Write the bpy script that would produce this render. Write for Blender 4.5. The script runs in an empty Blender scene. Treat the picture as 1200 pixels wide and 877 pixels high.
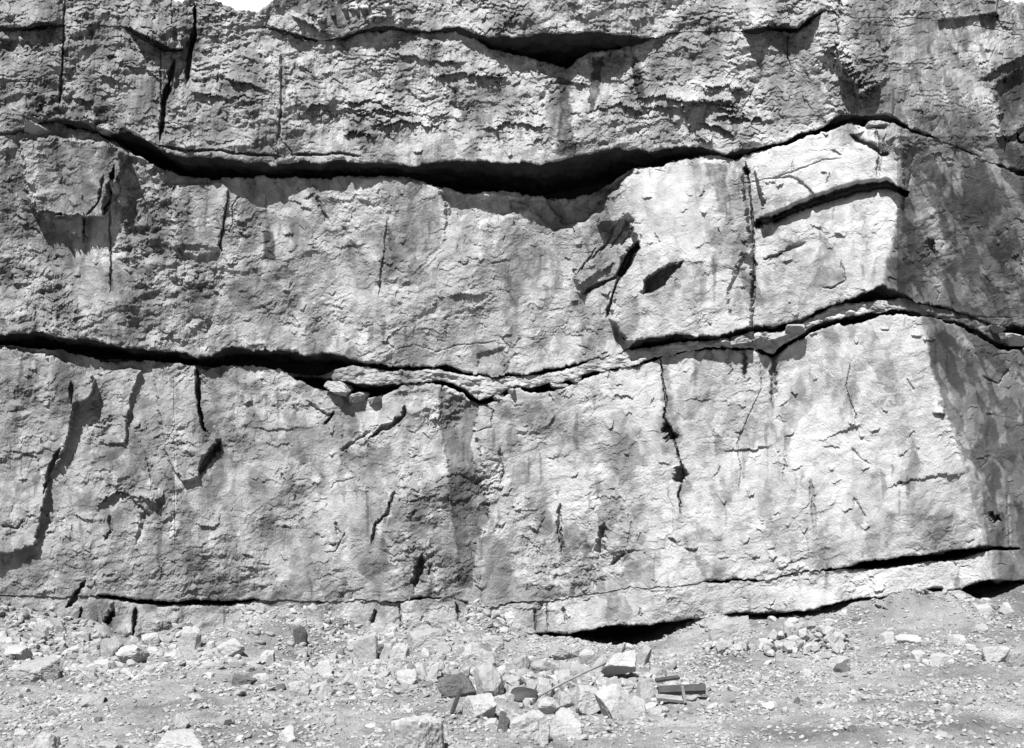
import bpy, math, random
import numpy as np
from mathutils import Vector, Matrix
C = bpy.context.scene.collection
F = 1400.0; CX = 600.0; HY = 600.0; CAMZ = 3.0      # focal length and horizon, in pixels of the 1200 px wide photo
RA = math.radians

# ------------------------------------------------------------------ noise
_R = np.random.RandomState(12345)
_PM = _R.permutation(1024).astype(np.int32); _RV = _R.rand(1024).astype(np.float32)
_GA = _R.rand(1024)*2*math.pi; _GX = (np.cos(_GA)*1.5).astype(np.float32); _GY = (np.sin(_GA)*1.5).astype(np.float32)
def _idx(ix, iy, seed): return _PM[(_PM[(ix+seed*131) & 1023]+iy+seed*57) & 1023]
def _hash(ix, iy, seed): return _RV[_idx(np.asarray(ix).astype(np.int32), np.asarray(iy).astype(np.int32), int(seed))]
def gn(x, y, seed=0):
    x = np.asarray(x, np.float32); y = np.asarray(y, np.float32); seed = int(seed)
    fx0 = np.floor(x); fy0 = np.floor(y); ix = fx0.astype(np.int32); iy = fy0.astype(np.int32); fx = x-fx0; fy = y-fy0
    ux = fx*fx*fx*(fx*(fx*6-15)+10); uy = fy*fy*fy*(fy*(fy*6-15)+10)
    px0 = _PM[(ix+seed*131) & 1023]; px1 = _PM[(ix+1+seed*131) & 1023]; iy = iy+seed*57
    def g(p, dx, dy):
        k = _PM[(p+iy+dy) & 1023]
        return _GX[k]*(fx-dx)+_GY[k]*(fy-dy)
    a = g(px0, 0, 0); b = g(px1, 1, 0); c = g(px0, 0, 1); d = g(px1, 1, 1)
    t = a+(b-a)*ux
    return t+(c+(d-c)*ux-t)*uy
def fbm(x, y, seed=0, n=4, lac=2.03, gain=.5):
    s = 0; a = 1
    for i in range(n):
        s = s+a*gn(x, y, seed+i*17); x = x*lac+3.1; y = y*lac+1.7; a *= gain
    return s
def cells(x, y, seed, edges=False):
    """plates: each cell of a jittered grid is a small plane with its own tilt; returns height and edge distance"""
    x = np.asarray(x, np.float32); y = np.asarray(y, np.float32)
    fx0 = np.floor(x); fy0 = np.floor(y); ix = fx0.astype(np.int32); iy = fy0.astype(np.int32); fx = x-fx0; fy = y-fy0
    d1 = np.full(x.shape, 9., np.float32); h1 = np.zeros(x.shape, np.float32)
    for dx in (-1, 0, 1):
        for dy in (-1, 0, 1):
            k = _idx(ix+dx, iy+dy, seed)
            rx = fx-(dx+.1)-.8*_RV[k]; ry = fy-(dy+.1)-.8*_RV[(k+101) & 1023]
            d = rx*rx+ry*ry
            h = (_RV[(k+307) & 1023]-.5)*rx*2+(_RV[(k+509) & 1023]-.5)*ry*2+(_RV[(k+701) & 1023]-.5)*.7
            c = d < d1
            h1 = np.where(c, h, h1); d1 = np.where(c, d, d1)
    return h1, None
def tri(x, y, seed, rot=0.):
    """continuous surface of flat triangular facets"""
    c, s_ = math.cos(rot), math.sin(rot); x, y = x*c-y*s_, x*s_+y*c
    fx0 = np.floor(x); fy0 = np.floor(y); ix = fx0.astype(np.int32); iy = fy0.astype(np.int32); fx = x-fx0; fy = y-fy0
    a = _RV[_idx(ix, iy, seed)]; b = _RV[_idx(ix+1, iy, seed)]; c_ = _RV[_idx(ix, iy+1, seed)]; d = _RV[_idx(ix+1, iy+1, seed)]
    return np.where(fx+fy < 1, a+(b-a)*fx+(c_-a)*fy, d+(c_-d)*(1-fx)+(b-d)*(1-fy))-.5
def sm(t): t = np.clip(t, 0, 1); return t*t*(3-2*t)
def ip(pts):
    a = np.array(pts, float); return lambda x: np.interp(x, a[:, 0], a[:, 1])

# ------------------------------------------------------------------ relief of the rock face, on a raster in view angles
RX0, RX1, RY0, RY1 = -200, 1400, -160, 960
gx = np.arange(RX0, RX1+1, dtype=np.float32); gy = np.arange(RY0, RY1+1, dtype=np.float32)
PX, PY = np.meshgrid(gx, gy)
WX = 7*fbm(PX/38, PY/38, 5, 3)+2.0*fbm(PX/6, PY/6, 9, 2)
WY = 7*fbm(PX/38, PY/38, 25, 3)+2.0*fbm(PX/6, PY/6, 29, 2)
JX = 1.4*fbm(PX/14, PY/14, 41, 3)+2.6*cells(PX/10, PY/7, 45)[0]+1.1*cells(PX/4, PY/4, 47)[0]; JY = 1.4*fbm(PX/14, PY/14, 43, 3)+2.6*cells(PX/11, PY/9, 46)[0]+1.1*cells(PX/4, PY/4, 48)[0]
P = np.zeros_like(PX); ALB = np.ones_like(PX)

corner = ip([(-200, 960), (0, 985), (60, 1008), (130, 1040), (150, 1052), (230, 1056), (260, 1048), (325, 1036), (340, 1044), (370, 1080), (430, 1092),
             (480, 1102), (540, 1130), (590, 1148), (645, 1157), (700, 1170), (960, 1200)])
CR = corner(PY)+.6*WX+1.6*JX
RIGHT = sm((PX-CR)/5+.5)

# zones of roughness
def blob(x, y, rx, ry, soft=.5):
    d = np.sqrt(((PX+WX*2-x)/rx)**2+((PY+WY*2-y)/ry)**2)
    return sm((1-d)/soft+.5)
top = sm((185-PY+WY*2)/20)                  # upper bed: crumbly, thinly layered
rough = .56+.36*top+.12*sm((420-PX)/200)+.35*sm((PX-CR)/60)*0
rough = rough+.35*blob(120, 360, 150, 70)+.45*blob(170, 255, 50, 60)+.4*blob(530, 560, 60, 130)+.35*blob(660, 660, 60, 50)-.22*blob(800, 260, 70, 90)-.3*blob(965, 195, 90, 60)-.25*blob(1000, 480, 110, 130)-.18*blob(860, 470, 150, 150)
rough = (rough-.08*(1-top))*np.clip(.9+1.1*fbm(PX/75, PY/50, 87, 3)*(1-.5*top), .35, 1.55)
rough = np.clip(rough, .16, 1.5)

P += .20*fbm(PX/230, PY/210, 3, 2)
rf = np.clip(rough, .1, 2)**1.5
P += .36*tri((PX+WX*.4)/125, (PY+WY*.4)/105, 61, .35)
P += .22*tri((PX+WX*.3)/52, (PY+WY*.3)/70, 62, -.25)*np.clip(.5+.6*rough, 0, 1.2)
P += .125*tri((PX+WX*.25)/27, (PY+WY*.25)/19, 63, .5)*np.clip(rough, .3, 1.3)
P += .080*tri((PX+WX*.2+JX*.2)/13, (PY+WY*.2+JY*.2)/9, 69, -.4)*np.clip(rf, .25, 1.5)
P += .036*tri((PX+WX*.2)/6.5, (PY+WY*.2)/4.6, 70, .6)*np.clip(rf, .25, 1.4)
P += .040*cells((PX+WX+.25*PY)/40, (PY+WY-.12*PX)/28, 62)[0]*np.clip(rf-.35, 0, 1)
P += .022*cells((PX+WX)/19, (PY+WY*.8+.1*PX)/13, 63)[0]*np.clip(rf-.1, 0, 1.5)
P += .024*cells((PX+JX*.4)/8.5, (PY+JY*.4+.2*PX)/6.0, 64)[0]*rf
P += .017*cells((PX+WX+.2*PY)/34, (PY+WY+.22*PX)/6.5, 68)[0]*np.clip(rough, .45, 1)
P += .016*cells((PX+WX)/4.2, (PY+WY+.2*PX)/3.0, 66)[0]*np.clip(rough, .38, 2)
P += .005*gn(PX/2.1, PY/2.1, 79)
pit = fbm((PX+WX)/8, (PY+WY)/6, 83, 2); zone = sm(fbm(PX/45, PY/35, 85, 2)*1.5+.1+.5*top)
P -= .055*sm((pit-.42)*5)*zone*rough
# upright tool and water marks on the upper bed
P += .014*gn(PX/3.2, PY/16, 87)*top
# fine lamination: little overhanging ledges
ph = (PY+WY*1.2+3*fbm(PX/60, PY/25, 91, 2))/7.5; lam = ph-np.floor(ph)
lm = sm(fbm(PX/70, PY/26, 93, 3)*1.5+.15)*(.10+.9*top)
P += .062*lam*lm*rough
ph = (PY+WY*1.6+.16*PX)/15; lam = ph-np.floor(ph)
lm = sm(fbm(PX/50, PY/22, 97, 3)*1.7-.1)
P += .05*lam**2*lm*rough
# slanting fracture hatch, like torn rock
ph = (PY+WY*1.4+.55*PX)/11; lam = ph-np.floor(ph)
P += .03*lam*sm(fbm(PX/60, PY/50, 99, 2)*1.8-.3)*rough

# ---- drawn features
def seg_near(X, Y, pts):
    best = np.full(X.shape, 1e9); side = np.zeros(X.shape); tt = np.zeros(X.shape); L = 0
    lens = [math.dist(pts[i], pts[i+1]) for i in range(len(pts)-1)]; tot = sum(lens)
    for i in range(len(pts)-1):
        ax, ay = pts[i]; bx, by = pts[i+1]; dx, dy = bx-ax, by-ay; l2 = dx*dx+dy*dy+1e-9
        t = np.clip(((X-ax)*dx+(Y-ay)*dy)/l2, 0, 1)
        qx = X-ax-t*dx; qy = Y-ay-t*dy; d = np.sqrt(qx*qx+qy*qy)
        c = d < best
        best = np.where(c, d, best); side = np.where(c, np.sign(dx*qy-dy*qx), side); tt = np.where(c, (L+t*lens[i])/tot, tt)
        L += lens[i]
    return best, side, tt
def win(pts, m):
    xs = [p[0] for p in pts]; ys = [p[1] for p in pts]
    i0 = int(max(0, min(xs)-m-RX0)); i1 = int(min(len(gx), max(xs)+m-RX0+1)); j0 = int(max(0, min(ys)-m-RY0)); j1 = int(min(len(gy), max(ys)+m-RY0+1))
    return (slice(j0, j1), slice(i0, i1))
def crack(pts, w=2., dep=.25, jag=1., taper=.15):
    jag = jag*.6; dep = dep*(.6 if w < 2.1 else 1)
    w = w*.85; s = win(pts, w*4+14)
    d, sd, t = seg_near(PX[s]+JX[s]*jag, PY[s]+JY[s]*jag, pts)
    ww = w*(.35+.65*np.clip(np.minimum(t, 1-t)/taper, 0, 1))*(1+.5*gn(t*9, t*0+w, 7))
    ww = ww*np.clip(.9+.55*gn(PX[s]/15, PY[s]/15, 13+int(w*10)), .3, 1.5)
    P[s] -= dep*np.clip(1.25-d/np.maximum(ww, .05)/1.25, 0, 1)**.7*np.clip(np.minimum(t, 1-t)/taper+.2, 0, 1)
def ledge(pts, h=.12, fade=30., jag=1., taper=.2, above=True):
    """step along a line: what lies above (left of its direction) stands out and overhangs"""
    h = h*(.42 if pts[0][1] > 190 else .7)
    s = win(pts, fade*2.2+14)
    d, sd, t = seg_near(PX[s]+JX[s]*jag, PY[s]+JY[s]*jag, pts)
    k = np.clip(np.minimum(t, 1-t)/taper, 0, 1)*np.clip(.85+.7*gn(PX[s]/28, PY[s]/28, 17), .2, 1.3); up = (sd < 0) if above else (sd > 0)
    P[s] += h*k*np.where(up, np.exp(-d/fade), -.35*np.exp(-d/(fade*.35)))*sm((fade*2.2-d)/(fade))
def sdist(s, poly, jag):
    X = PX[s]+JX[s]*jag; Y = PY[s]+JY[s]*jag
    ring = list(poly)+[poly[0]]
    d, _, _ = seg_near(X, Y, ring)
    ins = np.zeros(X.shape, bool)
    for i in range(len(poly)):
        (ax, ay), (bx, by) = ring[i], ring[i+1]
        c = ((ay > Y) != (by > Y))
        ins ^= c & (X < (bx-ax)*(Y-ay)/(by-ay+1e-9)+ax)
    return np.where(ins, d, -d)
def block(poly, h, soft=2., tilt=(0, 0), jag=1.):
    s = win(poly, soft+14); d = sdist(s, poly, jag)
    cx = sum(p[0] for p in poly)/len(poly); cy = sum(p[1] for p in poly)/len(poly)
    P[s] += sm(d/soft+.5)*(h+tilt[0]*(PX[s]-cx)+tilt[1]*(PY[s]-cy))
def smooth(poly, k=.7, soft=12):
    """flatten the relief towards its broad shape inside the polygon"""
    s = win(poly, soft+14); d = sdist(s, poly, 1); m = sm(d/soft+.5)*k
    A = P[s]; B = A.copy()
    for _ in range(12):
        B[1:-1, 1:-1] = (B[:-2, 1:-1]+B[2:, 1:-1]+B[1:-1, :-2]+B[1:-1, 2:])*.25
    P[s] = A*(1-m)+B*m
def stain_shade(poly, a, soft=5., jag=1.5, mottle=.5, streak=0.):  # tone patches
    if a < 1: a = a**1.1
    else: a = a**.8
    s = win(poly, soft+20); d = sdist(s, poly, jag)
    m = sm(d/soft+.5)
    n = fbm(PX[s]/9, PY[s]/14, 111, 3)
    m = m*np.clip(1-mottle*(.5+n*1.3), 0, 1)
    if streak: m = m*(1-streak*(1-sm(gn((PX[s]+1.2*WX[s])/6.5, PY[s]/42, 113)*1.5+.6*gn((PX[s]+WX[s])/3, PY[s]/20, 115)+.55)))
    ALB[s] *= 1-(1-a)*m

exec_features = True
# middle bed, left: the squarish block standing proud
block([(24, 165), (60, 160), (137, 170), (149, 182), (142, 200), (135, 216), (128, 232), (122, 254), (100, 253), (40, 249), (33, 232), (27, 200)], .46, 1.8, (.0006, -.0008), 1.3)
block([(44, 249), (98, 252), (99, 283), (75, 270), (62, 262)], .22, 4, (0, 0))
crack([(98, 250), (98, 284)], 1.6, .3, .4); crack([(122, 205), (114, 240), (100, 252)], 1.5, .2)
crack([(134, 195), (126, 235), (120, 255)], 3, .4)
block([(140, 182), (178, 192), (205, 212), (200, 300), (150, 300), (148, 240)], -.12, 6)
stain_shade([(150, 218), (205, 215), (202, 300), (146, 300), (140, 250)], .62, 8, 2, .6, .3)
stain_shade([(0, 190), (26, 200), (34, 250), (60, 262), (0, 280)], .62, 8, 2, .6)
crack([(128, 240), (130, 300), (130, 345)], 1.2, .2); crack([(76, 0), (74, 60), (71, 110), (68, 130)], 1.6, .25, .6)
stain_shade([(308, 271), (321, 272), (323, 306), (309, 304)], .35, 3, .6, .2)
block([(204, 216), (262, 214), (268, 222), (264, 250), (257, 288), (204, 290)], .10, 4)
crack([(268, 222), (264, 250), (258, 288), (262, 300)], 1.1, .22, .6); ledge([(262, 288), (235, 288), (215, 282)], .06, 15)
stain_shade([(132, 305), (178, 308), (175, 350), (135, 350)], .6, 16, 2, .6); stain_shade([(215, 335), (255, 330), (245, 372), (210, 365)], .65, 12, 2, .6)
stain_shade([(0, 305), (40, 308), (35, 330), (0, 330)], .6, 10, 2, .5)
block([(240, 300), (256, 296), (262, 330), (247, 400), (240, 412), (150, 400), (150, 300)], -.10, 8, (-.0012, 0))
ledge([(300, 300), (330, 306), (350, 302)], .06, 12)
# middle bed, centre
block([(410, 208), (478, 206), (500, 210), (516, 224), (522, 245), (517, 290), (480, 330), (440, 330), (400, 260)], .16, 8, (.001, -.001))
block([(482, 208), (500, 212), (516, 226), (520, 245), (517, 290), (480, 330), (458, 300), (455, 262)], -.02, 5, (-.0035, -.001))
crack([(455, 255), (450, 300), (444, 350)], 1.5, .14); ledge([(522, 345), (545, 345), (572, 346)], .14, 22); ledge([(570, 306), (600, 304)], .09, 14)
block([(517, 228), (560, 232), (640, 236), (720, 222), (742, 200), (724, 222), (700, 245), (675, 268), (650, 270), (622, 243), (600, 250), (560, 262), (530, 250)], -.22, 8)
block([(742, 199), (733, 208), (716, 225), (698, 245), (684, 262), (660, 262), (640, 236), (700, 215)], -.22, 3)
block([(748, 282), (750, 290), (741, 310), (729, 326), (722, 323), (733, 300)], -.7, 1.5, (0, 0), .5)
stain_shade([(725, 215), (748, 262), (715, 330), (690, 345), (672, 330), (680, 280)], .82, 8, 2, .3)
ledge([(585, 392), (600, 404), (612, 396)], .15, 16); stain_shade([(588, 350), (612, 340), (606, 400), (592, 398)], .68, 8, 1.4, .5)
block([(560, 415), (590, 408), (592, 430), (560, 428)], -.10, 5); stain_shade([(606, 290), (640, 290), (642, 325), (612, 325)], .8, 4)
ledge([(330, 235), (352, 238), (368, 250)], .10, 12); crack([(372, 228), (378, 250), (388, 262)], 1.6, .16); ledge([(392, 290), (430, 288)], .08, 10); ledge([(545, 300), (568, 306)], .10, 12)
stain_shade([(468, 214), (514, 234), (518, 290), (480, 300), (450, 335), (455, 262)], .78, 2.5, 1, .25)
stain_shade([(440, 260), (455, 262), (470, 300), (448, 345), (438, 320)], .8, 6, 2, .3); stain_shade([(395, 365), (425, 350), (432, 385), (405, 395)], .75, 8, 2, .4); stain_shade([(560, 300), (640, 300), (640, 345), (560, 345)], .85, 10, 2, .4)
stain_shade([(1058, 160), (1066, 160), (1066, 230), (1056, 225)], .7, 3, 1, .2)
stain_shade([(375, 345), (405, 335), (428, 352), (430, 390), (410, 395), (385, 372)], 1.3, 8, 2, .5, .3)
stain_shade([(24, 165), (46, 167), (42, 240), (33, 235), (27, 200)], 1.35, 2, 1, .1); stain_shade([(46, 167), (145, 175), (140, 205), (120, 252), (60, 250), (44, 235)], .8, 3, 1, .5); stain_shade([(104, 255), (140, 235), (142, 205), (146, 240), (130, 320), (100, 310)], 1.45, 4, 1, .4)  # pale left bevel has its sunlight put into the tone; face is weathered
# middle bed, the big slab right of centre with its diagonal tears
block([(742, 198), (838, 186), (868, 200), (882, 300), (880, 395), (735, 402), (715, 372), (722, 340), (748, 284), (735, 258), (700, 262), (712, 232)], .34, 5, (0, 0), 1.)
smooth([(745, 203), (830, 192), (830, 300), (760, 275), (735, 235)], .55)
block([(735, 250), (742, 262), (700, 320), (680, 345), (672, 320), (690, 285)], .05, 5, (-.004, 0)); 
crack([(749, 284), (738, 300), (727, 322)], 4.5, .5, .6); crack([(728, 320), (718, 345), (711, 372)], 1.8, .45, .5); crack([(727, 322), (706, 332), (683, 344)], 2.4, .3, .6)
for (x0_, y0_, x1_, y1_, q_) in ((741, 256, 716, 289, 1.8), (722, 262, 703, 300, 1.3), (712, 288, 690, 306, 1.5), (699, 290, 676, 322, 1.1), (742, 270, 728, 288, 1.4)):
    crack([(x0_, y0_), ((x0_+x1_)/2+2, (y0_+y1_)/2-3), (x1_, y1_)], q_, .16, 1.2)
ledge([(672, 338), (696, 322), (722, 308)], .3, 12)
block([(754, 344), (757, 328), (770, 316), (800, 306), (790, 320), (775, 338), (760, 346)], -.30, 2.5, (0, 0), .9)
stain_shade([(754, 345), (757, 330), (772, 317), (796, 309), (778, 334), (764, 344)], .3, 2.5, .8, .1); stain_shade([(776, 338), (800, 308), (850, 314), (800, 330), (785, 345)], .78, 5, 1.5, .3, .3)  # shade of the hollow painted in as a dark patch
block([(800, 306), (850, 312), (878, 330), (870, 390), (805, 394), (760, 350), (776, 338)], -.03, 8, (0, .0004))
stain_shade([(827, 190), (850, 192), (852, 220), (858, 240), (856, 252), (840, 250), (838, 225), (828, 205)], .55, 3, 1, .4)
block([(870, 300), (884, 300), (884, 350), (874, 365), (856, 372), (852, 345)], -.16, 5, (-.003, 0)); stain_shade([(868, 315), (884, 318), (882, 360), (868, 372), (855, 368)], .6, 5)
crack([(874, 190), (878, 215), (882, 260), (884, 310), (885, 350), (880, 364)], 1.0, .34, .35, .05)
crack([(884, 266), (894, 262)], 3.5, .4, .5); crack([(872, 196), (877, 206)], 3, .35, .5)
# the pale corner blocks
block([(890, 255), (896, 240), (884, 200), (905, 175), (940, 162), (998, 146), (1030, 150), (1055, 158), (1060, 222), (1038, 214), (1002, 220), (955, 236), (905, 254)], .30, 3, (0, .0006), .7)
block([(903, 256), (925, 244), (955, 232), (980, 223), (1005, 217), (1040, 212), (1064, 225), (1062, 231), (1040, 220), (1005, 226), (960, 240), (930, 250), (908, 261)], -1.1, 1.2, (0, 0), .6)
block([(886, 258), (900, 252), (905, 258), (898, 263), (886, 264)], -.5, 1.5, (0, 0), .6)
crack([(996, 158), (1006, 165), (1024, 172), (1032, 182)], 2.6, .35, .7); crack([(1026, 150), (1030, 175), (1028, 215)], 2., .28, .6); crack([(1030, 182), (1042, 180)], 3, .35, .5)
crack([(928, 190), (930, 205)], 1.2, .1); crack([(935, 212), (948, 222), (955, 234)], 2, .2); crack([(905, 210), (928, 208), (940, 214)], 1.4, .15)
crack([(894, 305), (910, 300), (930, 290), (944, 285)], 2, .22, .8); crack([(986, 305), (990, 330), (975, 338), (964, 338)], 1.5, .15)
smooth([(890, 175), (1040, 150), (1050, 330), (950, 330), (900, 270)], .35)
stain_shade([(895, 300), (975, 285), (985, 335), (920, 370), (893, 365)], .82, 14, 2, .3); stain_shade([(1010, 280), (1020, 270), (1016, 310), (1008, 316)], .75, 3)
# lower bed, left: flakes with their shadows
block([(-40, 400), (40, 414), (60, 418), (72, 424), (86, 430), (108, 440), (110, 452), (104, 466), (95, 472), (86, 474), (84, 490), (80, 512), (74, 524), (66, 545), (58, 562), (40, 640), (-40, 660)], .30, 3, (.0010, 0), 1.0)
block([(80, 455), (84, 448), (88, 460), (84, 472)], -.2, 3, (0, 0), .5); crack([(70, 525), (66, 535), (60, 548), (55, 565), (50, 578)], 3, .3, 1)
block([(118, 438), (150, 432), (166, 434), (160, 446), (154, 462), (152, 476), (146, 520), (118, 520)], .14, 2.5, (.003, 0), .7)
block([(178, 430), (205, 424), (229, 424), (231, 470), (236, 497), (244, 512), (258, 514), (238, 535), (232, 560), (215, 565), (196, 540)], .18, 3, (.0022, 0), .9)
crack([(230, 430), (232, 465), (236, 497), (243, 510)], 2.2, .3, .8, .08); crack([(258, 518), (242, 540), (233, 556)], 3.6, .3, .7)
stain_shade([(203, 480), (205, 480), (206, 600), (204, 600)], 1.7, 1.5, .2, .1); crack([(204, 440), (205, 520), (205, 640)], 1, .05, .1)
ledge([(290, 500), (320, 503), (345, 504)], .10, 16); ledge([(304, 517), (325, 524), (345, 520)], .10, 14); crack([(360, 470), (384, 488), (392, 484)], 2, .2); crack([(380, 497), (388, 490), (391, 482)], 2.5, .25, .6)
ledge([(110, 600), (125, 580), (150, 578), (170, 584), (182, 590), (196, 574)], .30, 36, 1.2); ledge([(84, 604), (112, 610)], .14, 20); crack([(128, 604), (131, 622), (122, 635)], 2, .18)
ledge([(228, 614), (244, 617), (258, 616), (260, 600)], .14, 18); ledge([(150, 615), (190, 612), (212, 600)], .10, 18); crack([(2, 615), (20, 620), (30, 606)], 2, .16)
ledge([(0, 528), (30, 532), (60, 526)], .10, 20); crack([(100, 680), (88, 700), (78, 712)], 3, .3, .8); ledge([(300, 560), (330, 566)], .06, 12)
crack([(155, 585), (172, 600), (160, 640)], 3, .1); stain_shade([(195, 578), (215, 575), (212, 630), (200, 670), (192, 640)], 1.35, 8, 2, .6); stain_shade([(155, 605), (172, 575), (195, 600), (165, 640)], 1.3, 8, 2, .6)
# lower bed, centre
block([(402, 452), (440, 458), (470, 462), (510, 458), (470, 500), (430, 540), (400, 560)], -.04, 6)
ledge([(402, 520), (430, 512), (445, 500), (470, 492), (474, 480), (480, 470)], .0, 10); crack([(432, 515), (446, 503), (462, 497), (473, 487), (474, 476)], 3, .28, 1.1); crack([(400, 530), (420, 515), (436, 505)], 2, .16)
block([(513, 456), (535, 462), (561, 476), (556, 505), (562, 530), (570, 560), (572, 610), (556, 640), (553, 690), (500, 690), (520, 600), (530, 560), (520, 520)], -.08, 5, (-.0022, 0), 1.0)
stain_shade([(513, 456), (535, 462), (562, 476), (552, 520), (562, 560), (573, 590), (571, 615), (562, 628), (556, 660), (553, 692), (536, 690), (534, 640), (528, 590), (524, 540), (515, 500)], .50, 2.0, .9, .15, .15)  # turned facet: its shade painted in along with a vertical stain
stain_shade([(466, 558), (528, 570), (540, 640), (548, 690), (500, 690), (452, 640)], .74, 6, 2, .2, .6)
crack([(560, 470), (578, 480), (576, 500), (556, 508)], 1.2, .1); crack([(586, 524), (590, 555), (586, 570)], 1.6, .2); ledge([(572, 572), (585, 573), (592, 571)], .14, 16); ledge([(592, 522), (615, 522)], .08, 12); ledge([(640, 536), (658, 537)], .12, 12)
crack([(495, 650), (491, 670), (486, 690)], 4, .4, .8); crack([(504, 660), (503, 675)], 2, .2)
crack([(462, 575), (455, 600), (440, 615), (436, 640)], 2.2, .2, 1.4); crack([(392, 612), (398, 628)], 1.8, .15)
stain_shade([(640, 500), (690, 520), (700, 600), (645, 620), (625, 580)], 1.28, 22, 2, .4)
stain_shade([(640, 610), (664, 615), (690, 660), (690, 700), (610, 705), (610, 680)], .68, 12, 2.2, .5, .5); crack([(655, 590), (656, 625), (660, 650)], 2.5, .2, 1.4)
for pg, k in (([(467, 706), (522, 702), (534, 710), (538, 738), (470, 740)], 1.3), ([(368, 708), (440, 706), (440, 735), (415, 740), (390, 730)], 1.25), ([(180, 712), (300, 708), (300, 722), (240, 740), (180, 745)], 1.15), ([(0, 702), (110, 702), (110, 720), (0, 720)], 1.15), ([(575, 712), (740, 695), (1000, 672), (1150, 655), (1150, 700), (900, 720), (600, 745)], 1.22)):
    stain_shade(pg, k, 4, 1.2, .25)
crack([(534, 706), (538, 722), (537, 738)], 1.6, .3, .8); crack([(468, 704), (470, 738)], 1.2, .2, .8); crack([(627, 712), (628, 742)], 1.4, .2, .4); crack([(641, 704), (642, 740)], 1.2, .15, .4); crack([(660, 712), (663, 730)], 1.6, .2, .5)
block([(104, 700), (132, 706), (120, 742), (98, 735)], .10, 3); crack([(134, 715), (124, 732), (118, 742)], 3.5, .35, .6); crack([(96, 712), (94, 728)], 1.6, .25, .8); crack([(160, 712), (156, 745)], 2.5, .3, 1); crack([(440, 715), (436, 732)], 2.5, .25, .8)
# long crack with holes at x = 790
crack([(774, 420), (777, 450), (781, 470), (778, 490), (789, 510), (794, 530), (802, 556), (795, 580), (798, 604)], 1.2, .32, .8, .06)
crack([(780, 498), (790, 516)], 6, .45, .9); crack([(800, 548), (793, 566)], 6, .5, .9); stain_shade([(776, 425), (784, 430), (790, 480), (800, 520), (792, 524), (776, 500)], .6, 5, 1.2, .4)
crack([(709, 614), (703, 634), (703, 652)], 4, .3, .8); ledge([(703, 650), (718, 645), (734, 645), (720, 660), (710, 664)], .16, 14); crack([(733, 648), (716, 663)], 2.5, .22)
ledge([(802, 643), (812, 643), (820, 640)], .2, 16); crack([(740, 610), (735, 640)], 1.2, .08)
stain_shade([(870, 406), (875, 410), (874, 445), (870, 445)], .55, 3, .8, .3); stain_shade([(902, 415), (912, 415), (910, 450), (906, 480), (902, 470)], .5, 4, .8, .3); crack([(873, 412), (873, 445)], 2.5, .12); crack([(907, 415), (906, 470)], 3, .14)
stain_shade([(812, 410), (817, 410), (816, 460), (813, 460)], .7, 3, .8, .3)
ledge([(800, 470), (835, 467)], .07, 14); ledge([(895, 530), (862, 527), (846, 526)], .0, 3); ledge([(845, 527), (880, 526), (905, 524)], .12, 16); ledge([(905, 543), (920, 545)], .12, 10)
ledge([(955, 518), (975, 511), (1000, 500), (1015, 497)], .12, 22); ledge([(966, 522), (986, 524)], .12, 12); crack([(998, 525), (1010, 540), (1020, 545)], 1.5, .12)
ledge([(1030, 575), (1060, 566), (1075, 562), (1098, 556), (1115, 558), (1140, 553)], .16, 26); crack([(1050, 568), (1072, 562)], 1.5, .12)
ledge([(935, 605), (965, 600), (980, 595)], .07, 16); crack([(950, 560), (955, 620)], 2.5, .08); stain_shade([(946, 560), (952, 560), (958, 625), (952, 625)], .8, 3, .8)
ledge([(1092, 484), (1108, 485)], .2, 10, .6); crack([(1000, 583), (1012, 603), (1016, 606)], 2, .14)
smooth([(920, 400), (1080, 380), (1100, 500), (1140, 560), (1150, 640), (990, 650), (930, 560)], .25)
# upper bed
crack([(228, 5), (229, 30), (222, 70), (219, 100)], 3.0, .5, .5, .1); crack([(205, 70), (197, 100), (192, 125), (188, 165)], 3.2, .5, .7, .1)
ledge([(150, 31), (170, 42), (200, 58), (214, 60), (216, 50)], .45, 34, .8, .12); block([(214, 50), (222, 50), (218, 95), (205, 110), (206, 80)], -.12, 4)
ledge([(0, 34), (30, 32), (50, 26), (74, 28)], .40, 30, .8, .12); block([(0, 48), (20, 46), (18, 64), (6, 60)], -.18, 5)
ledge([(112, 86), (150, 100), (165, 105)], .16, 18); ledge([(84, 114), (110, 121)], .14, 12); ledge([(170, 80), (190, 95)], .16, 14)
ledge([(222, 108), (250, 112), (280, 118)], .25, 20); ledge([(255, 88), (290, 98), (320, 108)], .18, 18); ledge([(205, 148), (224, 148)], .14, 12); crack([(330, 60), (330, 130), (325, 170)], 2., .2, .7, .1)
crack([(188, 55), (189, 120)], 1.2, .12, .3)
crack([(180, 170), (222, 177), (257, 176), (274, 180), (308, 182), (330, 183)], 1.6, .3, .8); crack([(340, 181), (370, 182), (400, 180), (425, 184)], 1.6, .3, .8); ledge([(60, 150), (90, 146), (115, 150)], .1, 8)
ledge([(355, 132), (366, 122), (392, 125)], .28, 18); ledge([(340, 140), (400, 128), (450, 130), (540, 140)], .12, 12); ledge([(310, 28), (330, 36), (355, 46), (372, 52)], .32, 24, .8); ledge([(340, 18), (370, 32), (392, 44)], .28, 16, .8)
ledge([(450, 61), (480, 66), (515, 72), (550, 74)], .18, 18); stain_shade([(420, 120), (470, 125), (485, 165), (430, 175), (400, 150)], .72, 14, 2.2, .5)
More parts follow.
